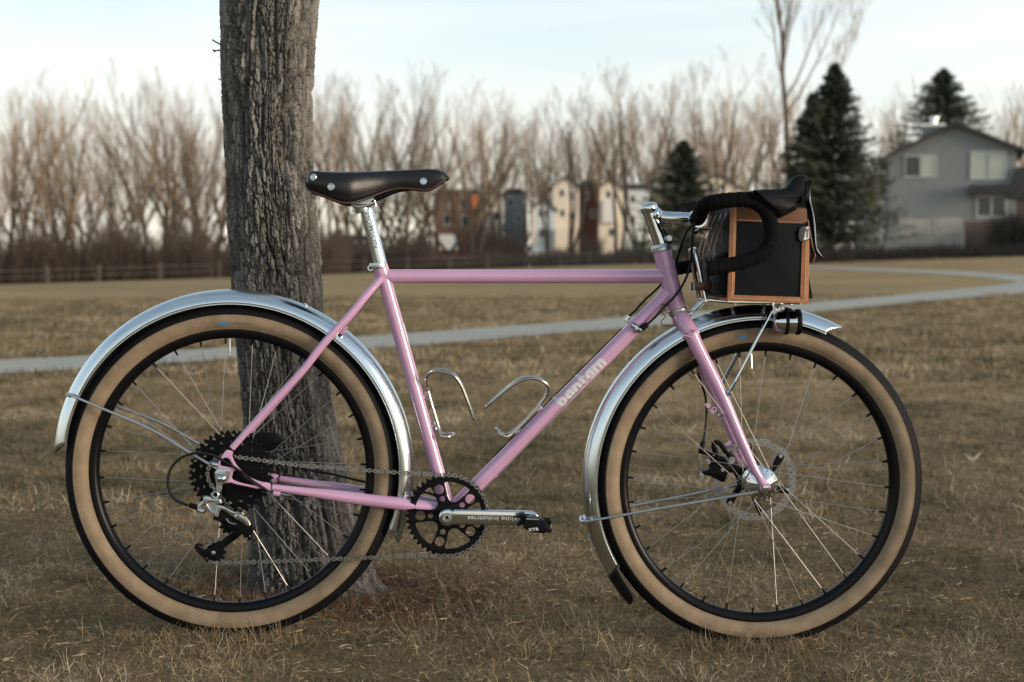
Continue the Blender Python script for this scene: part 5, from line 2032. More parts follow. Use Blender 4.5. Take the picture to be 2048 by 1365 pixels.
def link_mesh(name, yo, half_h, waist, roller, mm):
    ol = []
    for t in np.linspace(90, 270, 9):
        ol.append((half_h * math.cos(R(t)), half_h * math.sin(R(t))))
    ol += [(0.004, -waist), (0.0087, -waist)]
    for t in np.linspace(-90, 90, 9):
        ol.append((0.0127 + half_h * math.cos(R(t)), half_h * math.sin(R(t))))
    ol += [(0.0087, waist), (0.004, waist)]
    b_ = MB()
    for sg in (-1, 1):
        b_.plate([ol, circ(0, 0, 0.0022, 10), circ(0.0127, 0, 0.0022, 10)], sg * yo, 0.0010)
    if roller:
        for x_ in (0, 0.0127):
            b_.lathe((x_, 0, 0), [(0.0037, -yo), (0.0037, yo)], 10)
    return b_.mesh(name, mm, angle=40)


m_out = link_mesh('chain_link', 0.0028, 0.0046, 0.0026, False, 'chainm')
m_in = link_mesh('chain_link', 0.0018, 0.0041, 0.0022, True, 'chaindark')
chain = empty('chain', (0, 0, 0), bike)
for i in range(nlk):
    a, b = nodes[i], nodes[(i + 1) % nlk]
    lk = link('chain_link', m_out if i % 2 else m_in, chain, a)
    d_ = b - a
    lk.rotation_euler = (0, -math.atan2(d_.z, d_.x), math.atan2(d_.y, math.hypot(d_.x, d_.z)) * 0.0)
    lk.scale = (d_.length / 0.0127, 1, 1)

# ---- rear derailleur --------------------------------------------------
rd = empty('rear_derailleur', (0, 0, 0), bike)
hang = [(592, 730), (640, 664), (838, 664), (866, 700), (845, 800), (790, 905), (722, 935), (722, 1010), (705, 1060), (615, 1030), (622, 940), (600, 800)]
MB().plate([pl(rounded(Z2(hang), 0.2, 3), -0.068)], -0.0690, 0.006, 0.0012).build('hanger', 'satin', rd)
MB().lathe(p(442.6, 958.4, -0.0735), [(0, -0.0048), (0.0028, -0.0046), (0.0065, -0.003), (0.0090, 0.0005), (0.0094, 0.003)], 24).build('axle_cap', 'chrome', rd)
MB().lathe(p(454.5, 943.5, -0.0725), [(0, -0.0004), (0.0013, -0.0004), (0.0015, 0.001)], 10).build('grub_screw', 'black', rd)
Z3 = lambda pts: zz(pts, 370, 970, 8.03)
MB().lathe(p(431, 990, -0.075), [(0.0042, -0.003), (0.0060, -0.0034), (0.0078, -0.002), (0.0080, 0.008)], 24).build('mounting_bolt', 'satin', rd)
MB().lathe(p(431, 990, -0.075), [(0, -0.0012), (0.0044, -0.0012)], 16).build('bolt_socket', 'black', rd)
kn = [(310, 185), (350, 170), (420, 190), (440, 215), (560, 215), (585, 225), (600, 300), (535, 300), (512, 325), (500, 420), (535, 440), (525, 505), (480, 490), (440, 470), (395, 420), (345, 340), (300, 270), (298, 230)]
kh = [(365, 300), (400, 275), (480, 262), (505, 290), (490, 400), (450, 420), (400, 360)]
MB().plate([pl(rounded(Z3(kn), 0.22, 2), -0.072), pl(rounded(Z3(kh), 0.22, 2), -0.072)], -0.073, 0.012, 0.002, 2).build('knuckle', 'satin', rd)
MB().plate([pl(rounded(Z3(kh), 0.2, 2), -0.069)], -0.069, 0.004).build('knuckle_web', 'satin', rd)
MB().tube(spline([tuple(p(370 + a / 8.03, 970 + b / 8.03, -0.073)) for a, b in [(320, 275), (270, 310), (225, 360), (215, 400), (260, 425), (300, 425), (322, 395)]], 5), [0.0046] * 31, 12).build('cable_stop', 'satin', rd)
MB().tube([p(370 + a / 8.03, 970 + b / 8.03, -0.073) for a, b in [(65, 320), (90, 330), (195, 365), (205, 368)]], [0.0042, 0.0056, 0.0056, 0.0048], 14).build('barrel_adjuster', 'black', rd)
lk_ = [(515, 318), (610, 335), (740, 402), (800, 430), (893, 438), (900, 452), (810, 462), (792, 520), (690, 455), (600, 395), (568, 395), (535, 525), (478, 502)]
MB().plate([pl(rounded(Z3(lk_), 0.15, 2), -0.082)], -0.0825, 0.007, 0.0015, 2).build('outer_link', 'satin', rd)
body = [(470, 500), (540, 520), (570, 400), (690, 455), (800, 530), (1000, 650), (1060, 610), (1105, 640), (1120, 700), (1085, 760), (1085, 850), (1050, 890), (1000, 890), (960, 830), (920, 780), (850, 730), (780, 690), (660, 620), (560, 580), (450, 545)]
MB().plate([pl(rounded(Z3(body), 0.15, 2), -0.072)], -0.072, 0.018, 0.003, 2).build('parallelogram', 'black', rd)
top_ = [(800, 462), (900, 460), (985, 510), (1045, 590), (1062, 650), (1020, 672), (930, 610), (850, 560), (792, 535)]
MB().plate([pl(rounded(Z3(top_), 0.15, 2), -0.083)], -0.083, 0.010, 0.002, 2).build('clutch_cover', 'ti', rd)
q = p(370 + 905 / 8.03, 970 + 560 / 8.03, -0.0884)
flat_print('lettering', 'Rival', 0.0105, (q.x, -0.0883, q.z), R(-36), 'darkprint', rd, squash=1.15, offset=0.0002)
q = p(370 + 700 / 8.03, 970 + 437 / 8.03, -0.0864)
flat_print('lettering', 'SRAM', 0.0062, (q.x, -0.0863, q.z), R(-31), 'darkprint', rd, squash=1.35, offset=0.0001)
cage = [(800, 715), (860, 740), (920, 785), (840, 860), (720, 945), (620, 1030), (565, 1120), (510, 1165), (430, 1175), (340, 1160), (300, 1180), (240, 1115), (180, 1050), (165, 1000), (190, 965), (235, 985), (290, 1050), (350, 1040), (430, 1000), (520, 950), (620, 870), (720, 790)]
MB().plate([pl(rounded(Z3(cage), 0.25, 2), -0.050)], -0.0500, 0.0028, 0.0006).build('cage_plate', 'black', rd)
MB().plate([pl(rounded(Z3(cage), 0.25, 2), -0.035)], -0.0350, 0.0022, 0.0004).build('cage_plate', 'black', rd)
MB().tube(spline([tuple(p(370 + a / 8.03, 970 + b / 8.03, -0.050)) for a, b in [(290, 985), (235, 958), (190, 962), (168, 995), (180, 1040), (240, 1105), (310, 1170), (370, 1235)]], 4), 0.0022, 8).build('cage_rim', 'black', rd)
for (cx2, cy2), nt in (((428.5, 1104.5), 11), ((462, 1048), 11)):
    lo, rp2 = sprocket_loop(nt)
    c_ = p(cx2, cy2, YR)
    t_ = MB().plate([lo, circ(0, 0, 0.006, 14)], 0, 0.0045, 0.0008)
    t_.move(lambda v: v + c_)
    t_.build('pulley', 'black', rd)
    MB().lathe((c_.x, -0.0515, c_.z), [(0, -0.0012), (0.0024, -0.0012), (0.0042, -0.0006), (0.0046, 0.0005), (0.0046, 0.012)], 14).build('pulley_bolt', 'satin', rd)
b_ = MB()
b_.tube([p(370 + a / 8.03, 970 + b / 8.03, -0.083) for a, b in [(665, 545), (700, 600), (760, 625), (820, 630)]], 0.0012, 8)
for a, b in ((992, 865), (1045, 823)):
    b_.lathe(p(370 + a / 8.03, 970 + b / 8.03, -0.0815), [(0, -0.001), (0.0018, -0.001), (0.002, 0.001)], 10)
b_.build_each('link_pin', 'satin', rd)

# ---- bottle cages ------------------------------------------------------
def cage_wire(ptsz, name):
    """ptsz: (zoom x, zoom y, y) along one wire of the loop; mirrored"""
    near = [tuple(p(820 + a / 6.827, 720 + b / 6.827, y)) for a, b, y in ptsz]
    nm = [Vector(q) for q in spline(near, 5)]
    full = [Vector((q.x, -q.y, q.z)) for q in reversed(nm)] + nm[1:]
    return full


c1 = [(228, 400, 0.0), (222, 330, -0.008), (218, 262, -0.022), (258, 196, -0.030), (330, 170, -0.034), (430, 168, -0.035), (530, 190, -0.035), (610, 232, -0.034), (672, 310, -0.031), (725, 420, -0.026), (790, 590, -0.020), (840, 735, -0.013), (872, 812, -0.004), (880, 815, 0.0)]
MB()
w1 = cage_wire(c1, 'w')
cg1 = MB().tube(w1, 0.0031, 10)
base1 = [(238, 400, -0.006), (290, 590, -0.007), (350, 790, -0.008), (400, 960, -0.012), (430, 1030, -0.020), (480, 1052, -0.026), (540, 1046, -0.024), (590, 1020, -0.010), (598, 1014, 0.0)]
cg1.tube(cage_wire(base1, 'b'), 0.0028, 10)
cg1o = cg1.build('bottle_cage', 'ti', bike)
c2 = [(1780, 610, -0.006), (1860, 500, -0.012), (1895, 410, -0.022), (1865, 335, -0.030), (1790, 285, -0.034), (1700, 262, -0.035), (1610, 262, -0.035), (1520, 285, -0.034), (1430, 330, -0.031), (1330, 400, -0.026), (1210, 500, -0.020), (1100, 590, -0.014), (1040, 645, -0.005), (1036, 640, 0.0)]
c2b = [(1780, 612, -0.006), (1700, 700, -0.007), (1600, 815, -0.008), (1480, 930, -0.010), (1390, 1010, -0.014), (1330, 1050, -0.020), (1270, 1040, -0.025), (1215, 990, -0.022), (1182, 950, -0.010), (1178, 940, 0.0)]
cg2 = MB()
h1 = [Vector(q) for q in spline([tuple(p(820 + a / 6.827, 720 + b / 6.827, y)) for a, b, y in c2], 5)]
h2 = [Vector(q) for q in spline([tuple(p(820 + a / 6.827, 720 + b / 6.827, y)) for a, b, y in c2b], 5)]
cg2.tube(h1 + [Vector((q.x, -q.y, q.z)) for q in reversed(h1)][1:], 0.0031, 10)
cg2.tube(h2 + [Vector((q.x, -q.y, q.z)) for q in reversed(h2)][1:], 0.0028, 10)
cg2o = cg2.build('bottle_cage', 'ti', bike)
for par, ps in ((cg1o, ((205, 500), (328, 905))), (cg2o, ((1790, 660), (1485, 985)))):
    b_ = MB()
    for a, b in ps:
        q = p(820 + a / 6.827, 720 + b / 6.827, 0)
        dirv = Vector((0.96, 0, 0.28)) if par is cg1o else Vector((-0.70, 0, 0.71))
        alongv = Vector((-dirv.z, 0, dirv.x))
        b_.tube([q - dirv * 0.004, q + dirv * 0.006], [0.0045, 0.0040], 12)
        b_.tube([q + dirv * 0.002 - alongv * 0.008, q + dirv * 0.002 + alongv * 0.008], 0.0028, 8)
    b_.build_each('cage_bolt', 'satin', par)

# ---- front rack and lamp ------------------------------------------------
rk = MB()
PLZ = p(1500, 611, 0).z
def rkp(px, y):
    q = p(px, 606, y)
    return Vector((q.x, y, PLZ))


xa, xb = p(1416, 600, -0.05).x, p(1600, 606, -0.05).x
za = p(1412, 600, -0.05).z
for y in (-0.05, 0.05):
    rk.tube([(xa, y, za), (xa + 0.05, y, za - 0.004), (xb, y, za - 0.006)], 0.0042, 10)
for t in (0.3, 0.65, 1.0):
    xm = xa + (xb - xa) * t
    rk.tube([(xm, -0.05, za - 0.006), (xm, 0.05, za - 0.006)], 0.0042, 10)
t0, t1 = p(1412, 600, -0.045), p(1391, 507, -0.034)
hoop = [t0, t0.lerp(t1, .5), t1, p(1388.5, 501, -0.024), p(1388, 499, 0)]
hoop += [Vector((v.x, -v.y, v.z)) for v in reversed(hoop[:-1])]
rk.tube(spline([tuple(v) for v in hoop], 4), 0.0046, 12)
rk.tube([p(1412, 600, -0.02), p(1396, 615, -0.012), p(1380, 629, -0.004)], 0.0044, 10)
rk.tube([Vector((p(1412, 600, -0.02).x, 0.02, p(1412, 600, -0.02).z)), Vector((p(1396, 615, -0.012).x, 0.012, p(1396, 615, -0.012).z)), p(1380, 629, 0.004)], 0.0044, 10)
rk.tube([t0, Vector((t0.x, 0.045, t0.z))], 0.0044, 10)
u0, u1 = p(1458, 786, -0.058), p(1542, 626, -0.056)
rk.tube([p(1455, 789, -0.058), p(1463, 777, -0.058), u0.lerp(u1, .15), u1, p(1545, 606, -0.05)], [0.0022, 0.0038, 0.0038, 0.0038, 0.0042], 10)
rk.tube([Vector((v.x, -v.y, v.z)) for v in [p(1455, 789, -0.058), p(1463, 777, -0.058), u0.lerp(u1, .15), u1, p(1545, 606, -0.05)]], [0.0022, 0.0038, 0.0038, 0.0038, 0.0042], 10)
rk.tube([p(1545, 600, -0.05), p(1546, 628, -0.05)], 0.0062, 10)
rko = rk.build('front_rack', 'chrome', bike)
MB().tube([p(1374, 628, 0), p(1383, 631, 0)], [0.0055, 0.0050], 10).build('rack_bolt', 'chrome', rko)

lamp = empty('headlight', (0, 0, 0), bike)
LA = p(1573, 644.5, -0.055)
ZL = lambda px: p(px, 644.5, -0.055).x - LA.x
hr = 0.0245
prof = [(0.0, ZL(1543)), (0.009, ZL(1544.5)), (0.017, ZL(1549)), (0.022, ZL(1555)), (0.0242, ZL(1562)), (0.0245, ZL(1568))]
MB().lathe(LA, prof, 36, axis='X').build('lamp_shell', 'chrome', lamp)
MB().lathe(LA, [(0.022, ZL(1567.5)), (0.0257, ZL(1567.5)), (0.0260, ZL(1569)), (0.0260, ZL(1573)), (0.0257, ZL(1574.5)), (0.022, ZL(1574.5))], 36, axis='X').build('lamp_band', 'black', lamp)
MB().lathe(LA, [(0.0245, ZL(1574)), (0.0247, ZL(1591))], 36, axis='X').build('lamp_barrel', 'chrome', lamp)
MB().lathe(LA, [(0.022, ZL(1590.5)), (0.0260, ZL(1590.5)), (0.0268, ZL(1592)), (0.0268, ZL(1598)), (0.0255, ZL(1600)), (0.0225, ZL(1600)), (0.0215, ZL(1597))], 36, axis='X').build('lamp_bezel', 'black', lamp)
gm = mat('lamp_glass', (0.7, 0.72, 0.72), 0.08)
MB().lathe(LA, [(0.0, ZL(1599)), (0.012, ZL(1598.5)), (0.0222, ZL(1596.5))], 30, axis='X').build('lamp_lens', gm, lamp)
lbk = MB().plate([pl(rounded([(1547, 611), (1560, 608), (1570, 619), (1560, 622), (1552, 632), (1547, 634)], 0.2, 2), -0.055), pl([(1554.5 + 3.2 * math.cos(t), 617 + 3.2 * math.sin(t)) for t in np.linspace(0, 2 * PI, 10, endpoint=False)], -0.055)], -0.055, 0.006, 0.0008)
lbk.tube([p(1552, 603, -0.05), p(1554, 616, -0.05)], 0.005, 10)
lbk.build('lamp_bracket', 'satin', lamp)
MB().lathe(p(1554.5, 617, -0.0575), [(0.002, -0.002), (0.0045, -0.0022), (0.0052, 0.0), (0.0052, 0.004)], 14).build('lamp_bolt', 'chrome', lamp)

# ================================================================== handlebar bag
bag = empty('handlebar_bag', (0, 0, 0), None, YAW)
tag(bag, 'dark canvas box bag with stitched tan leather edging held behind the drop bars', 'bag')
YB = 0.130
bp = {k: p(*v, -YB) for k, v in {'tl': (1463, 413), 'tr': (1612, 417), 'br': (1613, 603), 'bl': (1455, 599)}.items()}
vs_, fs = [], []
rows = 9
cor = [bp['bl'], bp['br'], bp['tr'], bp['tl']]
ring = []
for i in range(4):
    a, b = cor[i], cor[(i + 1) % 4]
    for k in range(6):
        ring.append(a.lerp(b, k / 6))
for j in range(rows):
    y = -YB + 2 * YB * j / (rows - 1)
    bul = 1 + 0.012 * math.sin(PI * j / (rows - 1))
    cc = sum(ring, Vector()) / len(ring)
    for q in ring:
        vs_.append((cc.x + (q.x - cc.x) * bul, y, cc.z + (q.z - cc.z) * (1 + (bul - 1) * 0.3)))
m = len(ring)
for j in range(rows - 1):
    for k in range(m):
        fs.append((j * m + k, j * m + (k + 1) % m, (j + 1) * m + (k + 1) % m, (j + 1) * m + k))
fs.append(tuple(range(m)))
fs.append(tuple((rows - 1) * m + k for k in range(m)))
MB().add(vs_, fs).build('bag_body', 'canvas', bag, angle=40)
# slightly slack side panels
for sg in (-1, 1):
    pv2, pf2 = [], []
    n2 = 14
    for j in range(n2 + 1):
        for k in range(n2 + 1):
            u, v = k / n2, j / n2
            q = (bp['bl'].lerp(bp['br'], u)).lerp(bp['tl'].lerp(bp['tr'], u), v)
            bl_ = 0.0008 + 0.0042 * (math.sin(PI * u) * math.sin(PI * v)) ** 0.8 + 0.0012 * math.sin(7 * u + 5 * v) * math.sin(PI * u) * math.sin(PI * v) + 0.0010 * math.sin(11 * v - 3 * u) * math.sin(PI * u) * math.sin(PI * v)
            pv2.append((q.x, sg * (YB + bl_), q.z))
    for j in range(n2):
        for k in range(n2):
            a = j * (n2 + 1) + k
            pf2.append((a, a + 1, a + n2 + 2, a + n2 + 1))
    MB().add(pv2, pf2).build('side_panel', 'canvas', bag, angle=60)
# leather edging strips on the near and far side panels
strips = {
    'bottom': [(1454, 602), (1616, 608), (1614.5, 595), (1456, 590)],
    'back': [(1453.5, 603), (1468, 590), (1473, 416), (1460, 414)],
    'front': [(1599, 600), (1616, 606), (1618, 480), (1603, 480)],
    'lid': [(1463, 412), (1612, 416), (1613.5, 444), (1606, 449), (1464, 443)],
}
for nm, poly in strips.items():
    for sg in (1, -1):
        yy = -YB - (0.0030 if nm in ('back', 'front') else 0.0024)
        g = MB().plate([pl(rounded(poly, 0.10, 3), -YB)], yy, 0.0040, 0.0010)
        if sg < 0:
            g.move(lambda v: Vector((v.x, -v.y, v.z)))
        g.build('leather_lid' if nm == 'lid' else 'leather_edging', 'lidleather_shaded' if nm == 'lid' else 'tanleather', bag, angle=40)
# stitching
st = MB()
def stitch(a, b, n, yy):
    a, b = p(*a, -YB), p(*b, -YB)
    for i in range(n):
        t = (i + 0.2) / n
        t2 = (i + 0.8) / n
        u, v = a.lerp(b, t), a.lerp(b, t2)
        st.tube([(u.x, yy, u.z), (v.x, yy, v.z)], 0.0009, 4)
stitch((1461, 596.5), (1609, 602), 36, -YB - 0.0049)
stitch((1462.5, 590), (1469, 418), 42, -YB - 0.0055)
stitch((1608, 596), (1611, 484), 27, -YB - 0.0055)
stitch((1474, 440.5), (1604, 446), 32, -YB - 0.0049)
st.build('stitching', 'stitch', bag, smooth=False)
# leather edge round the rear and front lower corners (runs across the bag)
ac = MB()
for k, dx, dz in (('bl', -0.001, -0.001), ('br', 0.001, -0.001)):
    c_ = bp[k]
    ac.tube([(c_.x + dx, -YB, c_.z + dz), (c_.x + dx, YB, c_.z + dz)], 0.0035, 10)
ac.build_each('corner_piping', 'tanleather', bag)
# front pocket with flap
q0 = p(1613, 500, -YB)
fp = MB()
pk = [(p(1614, 486, -YB + 0.01).x, p(1614, 486, -YB).z), (p(1620, 500, -YB).x, p(1620, 500, -YB).z), (p(1626, 560, -YB).x, p(1626, 560, -YB).z), (p(1633, 598, -YB).x, p(1633, 597, -YB).z), (p(1612, 602, -YB).x, p(1612, 602, -YB).z)]
fp.plate([pk], 0, 0.20, 0.002)
fp.build('front_pocket', 'canvas', bag)
g = MB().plate([[(bp['tr'].x - 0.002, bp['tr'].z - 0.01), (bp['tr'].x + 0.004, bp['tr'].z - 0.01), (bp['tr'].x + 0.014, bp['tr'].z - 0.105), (bp['tr'].x + 0.008, bp['tr'].z - 0.115)]], 0, 0.19, 0.001)
g.build('pocket_flap', 'canvas', bag)
g = MB().tube(spline([tuple(p(1613, 440, -0.08)), tuple(p(1622, 490, -0.08)), tuple(p(1628, 510, -0.08)), tuple(p(1622, 526, -0.08))], 4), 0.004, 8, flat=2.2)
g.build_each('pocket_strap', 'brownleather', bag)
# lid
lidz = [bp['tl'], bp['tr']]
g = MB()
vs_, fs = [], []
for j in range(9):
    y = -YB - 0.004 + 2 * (YB + 0.004) * j / 8
    for k in range(7):
        t = k / 6
        q = bp['tl'].lerp(bp['tr'], t)
        vs_.append((q.x + (t - 0.5) * 0.008, y, q.z + 0.0035 + 0.008 * math.sin(PI * t) * math.sin(PI * j / 8) ** 0.5))
for j in range(8):
    for k in range(6):
        fs.append((j * 7 + k, j * 7 + k + 1, (j + 1) * 7 + k + 1, (j + 1) * 7 + k))
lo_ = g.add(vs_, fs).build('bag_lid', 'canvas', bag, angle=60)
s_ = lo_.modifiers.new('thick', 'SOLIDIFY')
s_.thickness = 0.004
# rear pockets, buckles, straps (face towards the rider)
rx = bp['tl'].x
rp_ = MB()
zb, zt = bp['bl'].z, bp['tl'].z
for y in (-0.065, 0.065):
    pr = [(rx - 0.002, zb + 0.004), (rx - 0.024, zb + 0.012), (rx - 0.026, zb + 0.085), (rx - 0.006, zb + 0.098)]
    g = MB().plate([rounded(pr, 0.15, 2)], y, 0.112, 0.004, 2)
    rp_.add(g.v, g.f)
rp_.build_each('rear_pocket', 'canvas', bag)
g = MB()
for y in (-0.095, -0.035, 0.035, 0.095):
    g.tube(spline([(rx - 0.004, y, zt - 0.012), (rx - 0.018, y, zt - 0.05), (rx - 0.030, y, zt - 0.09), (rx - 0.027, y, zb + 0.07)], 4), 0.0014, 8, flat=6.0)
g.build_each('pocket_strap', 'brownleather', bag)
g = MB()
for y in (-0.094, -0.048):
    z_ = zb + 0.088
    g.tube([(rx - 0.030, y + 0.014 * math.cos(t), z_ + 0.014 * math.sin(t)) for t in np.linspace(R(70), R(290), 12)], 0.0016, 6)
for y in (-0.09, -0.05):
    g.tube([(rx - 0.014, y, zt - 0.02), (rx - 0.012, y, zt - 0.075)], 0.0012, 6)
    g.tube([(rx - 0.026, y, zt - 0.08), (rx - 0.022, y, zt - 0.135)], 0.0012, 6)
g.build_each('strap_ring', 'chaindark', bag)
g = MB()
dz_ = p(1400, 461, -0.02)
g.tube([dz_, dz_ + Vector((0.024, -0.01, 0.001))], 0.0032, 8)
g.tube([dz_ + Vector((-0.010, 0, 0.004)), dz_ + Vector((0.006, 0, -0.008))], 0.0038, 8)
g.tube([dz_ + Vector((-0.006, -0.004, -0.003)), dz_ + Vector((-0.012, -0.006, -0.006))], 0.0042, 8)
g.build('decaleur_bracket', 'chrome', bag)
# strap round the rack hoop
g = MB()
q0, q1 = p(1385, 573, -0.03), p(1416, 574, -0.06)
n_ = [q0, q0.lerp(q1, .5), q1]
vs_, fs = [], []
for i, q in enumerate([p(1382, 573, -0.052), p(1392, 573, -0.060), p(1404, 573, -0.062), p(1424, 571, -0.062)]):
    h_ = 0.0085
    vs_ += [(q.x, q.y, q.z - h_), (q.x, q.y, q.z + h_)]
for i in range(3):
    fs.append((2 * i, 2 * i + 1, 2 * i + 3, 2 * i + 2))
so2 = g.add(vs_, fs).build('rack_strap', 'brownleather', bag)
s_ = so2.modifiers.new('thick', 'SOLIDIFY')
s_.thickness = 0.003
g = MB()
q = p(1384, 573.5, -0.056)
lp = [(q.x - 0.004, q.y, q.z - 0.011), (q.x + 0.005, q.y - 0.001, q.z - 0.012), (q.x + 0.003, q.y - 0.001, q.z + 0.012), (q.x - 0.006, q.y, q.z + 0.011)]
g.tube(lp, 0.0014, 6, closed=True)
g.build('strap_buckle', 'satin', bag)
# side tag with print
tg = [(441, 640), (446, 590), (470, 562), (530, 560), (540, 575), (540, 680), (500, 700), (462, 700), (444, 678)]
MB().plate([pl(rounded(zz(tg, 1500, 330, 4.55), 0.2, 2), -YB - 0.006)], -YB - 0.0066, 0.0022, 0.0006).build('side_tag', mat('tag_leather', (0.05, 0.062, 0.068), 0.5), bag)
tg2 = [(512, 566), (536, 562), (538, 672), (487, 688)]
MB().plate([pl(zz(tg2, 1500, 330, 4.55), -YB - 0.008)], -YB - 0.0080, 0.0006).build('tag_panel', 'whiteprint', bag)
q = p(1500 + 521 / 4.55, 330 + 622 / 4.55, -YB - 0.009)
flat_print('tag_lettering', 'swift', 0.0088, (q.x, -YB - 0.0086, q.z), R(84), 'darkprint', bag, squash=1.1, offset=0.0002)
# ================================================================== grass blades (one tangled mass)
def blade_mat(name, cols, patch=True):
    m = bpy.data.materials.new(name)
    m.use_nodes = True
    nt = m.node_tree
    b = nt.nodes['Principled BSDF']
    b.inputs['Roughness'].default_value = 0.7
    b.inputs['Specular IOR Level'].default_value = 0.25
    at = nt.nodes.new('ShaderNodeAttribute')
    at.attribute_name = 'tone'
    ramp = nt.nodes.new('ShaderNodeValToRGB')
    el = ramp.color_ramp.elements
    el[0].position, el[0].color = cols[0][0], (*cols[0][1], 1)
    el[1].position, el[1].color = cols[-1][0], (*cols[-1][1], 1)
    for ps, c in cols[1:-1]:
        e = el.new(ps)
        e.color = (*c, 1)
    nt.links.new(at.outputs['Fac'], ramp.inputs['Fac'])
    nt.links.new(ramp.outputs['Color'], b.inputs['Base Color'])
    tr = nt.nodes.new('ShaderNodeBsdfTranslucent')
    nt.links.new(ramp.outputs['Color'], tr.inputs['Color'])
    mx = nt.nodes.new('ShaderNodeMixShader')
    mx.inputs['Fac'].default_value = 0.10
    nt.links.new(b.outputs['BSDF'], mx.inputs[1])
    nt.links.new(tr.outputs['BSDF'], mx.inputs[2])
    nt.links.new(mx.outputs['Shader'], nt.nodes['Material Output'].inputs['Surface'])
    return m


M['blade'] = blade_mat('dry_blades', [(0.0, (0.058, 0.058, 0.030)), (0.22, (0.125, 0.110, 0.058)), (0.45, (0.240, 0.168, 0.088)), (0.68, (0.350, 0.258, 0.148)), (0.88, (0.48, 0.385, 0.25)), (1.0, (0.64, 0.55, 0.40))])
M['litter'] = blade_mat('red_litter', [(0.0, (0.085, 0.046, 0.028)), (0.4, (0.165, 0.085, 0.048)), (0.75, (0.250, 0.145, 0.082)), (1.0, (0.38, 0.26, 0.16))])


def fbm(x, y, k):
    return 0.55 * vnoise(x, y, k) + 0.3 * vnoise(x * 2.1, y * 2.1, k + 1) + 0.15 * vnoise(x * 4.3, y * 4.3, k + 2)


def blades(name, x, y, length, width, nseg, seed, mm, tone, stand=(22, 86), curl=1.5, lean=None):
    rs = np.random.default_rng(seed)
    n = len(x)
    z = terr(x, y) - 0.003
    az = rs.uniform(0, 2 * PI, n) if lean is None else lean
    el = np.radians(rs.uniform(stand[0], stand[1], n))       # from vertical
    bend = rs.normal(0.7, 0.6, n) * curl
    twist = rs.normal(0, 1.0, n) * curl
    pts = [np.stack([x, y, z], 1)]
    for s_ in range(nseg):
        a = az + twist * s_ / nseg
        e = np.minimum(el + bend * s_ / nseg, R(112))
        d = np.stack([np.sin(e) * np.cos(a), np.sin(e) * np.sin(a), np.cos(e)], 1)
        pts.append(pts[-1] + d * (length / nseg)[:, None])
    sa = az + rs.uniform(-1.2, 1.2, n) + PI / 2
    side = np.stack([np.cos(sa), np.sin(sa), rs.uniform(-0.3, 0.3, n)], 1)
    rows = []
    for s_ in range(nseg + 1):
        w = width * (1.0 - 0.75 * s_ / nseg) if nseg > 1 else width * (1.0 if s_ == 0 else 0.35)
        rows.append(pts[s_] - side * (w / 2)[:, None])
        rows.append(pts[s_] + side * (w / 2)[:, None])
    k = 2 * (nseg + 1)
    V = np.stack(rows, 1).reshape(-1, 3)
    zr = np.repeat(z, k)
    low = V[:, 2] < zr + 0.001
    V[low, 2] = zr[low] + rs.uniform(0, 0.004, int(low.sum()))
    base = np.arange(n) * k
    F = np.concatenate([np.stack([base + 2 * s_, base + 2 * s_ + 1, base + 2 * s_ + 3, base + 2 * s_ + 2], 1) for s_ in range(nseg)])
    me = np_mesh(name, V, F, mm, False)
    at = me.attributes.new('tone', 'FLOAT', 'POINT')
    at.data.foreach_set('value', np.repeat(tone, k).astype(np.float32))
    return me, k


def scatter(d0, d1, dens, seed, xpad=0.37, xadd=0.60, fall=1.5, dref=3.3):
    rs = np.random.default_rng(seed)
    n = int((d1 - d0) * 2 * (xpad * d1 + xadd) * dens)
    d = rs.uniform(d0, d1, n)
    x = rs.uniform(-1, 1, n) * (xpad * d1 + xadd)
    keep = (np.abs(x) < xpad * d + xadd) & (rs.random(n) < np.minimum(1, (dref / d) ** fall))
    d, x = d[keep], x[keep]
    y = d - 3.15
    ok = ~on_path(x, y)
    tx = (x - float(np.interp(0.02, prow[:, 0], prow[:, 1]))) / 0.24
    ok &= ~((tx ** 2 + ((y - TY) / 0.13) ** 2) < 1)
    return x[ok], y[ok]


def tones(x, y, rs):
    green = fbm(x * 1.3 + 7, y * 1.3, 41)
    green2 = fbm(x * 5.5 + 17, y * 5.5, 44)
    straw = fbm(x * 2.9 + 3, y * 2.9 + 9, 51)
    t = 0.52 + 1.15 * (straw - 0.5) - 1.6 * np.clip(green - 0.50, 0, 1) - 1.1 * np.clip(green2 - 0.5, 0, 1)
    return t + rs.normal(0, 0.13, len(x))


parts_g = []
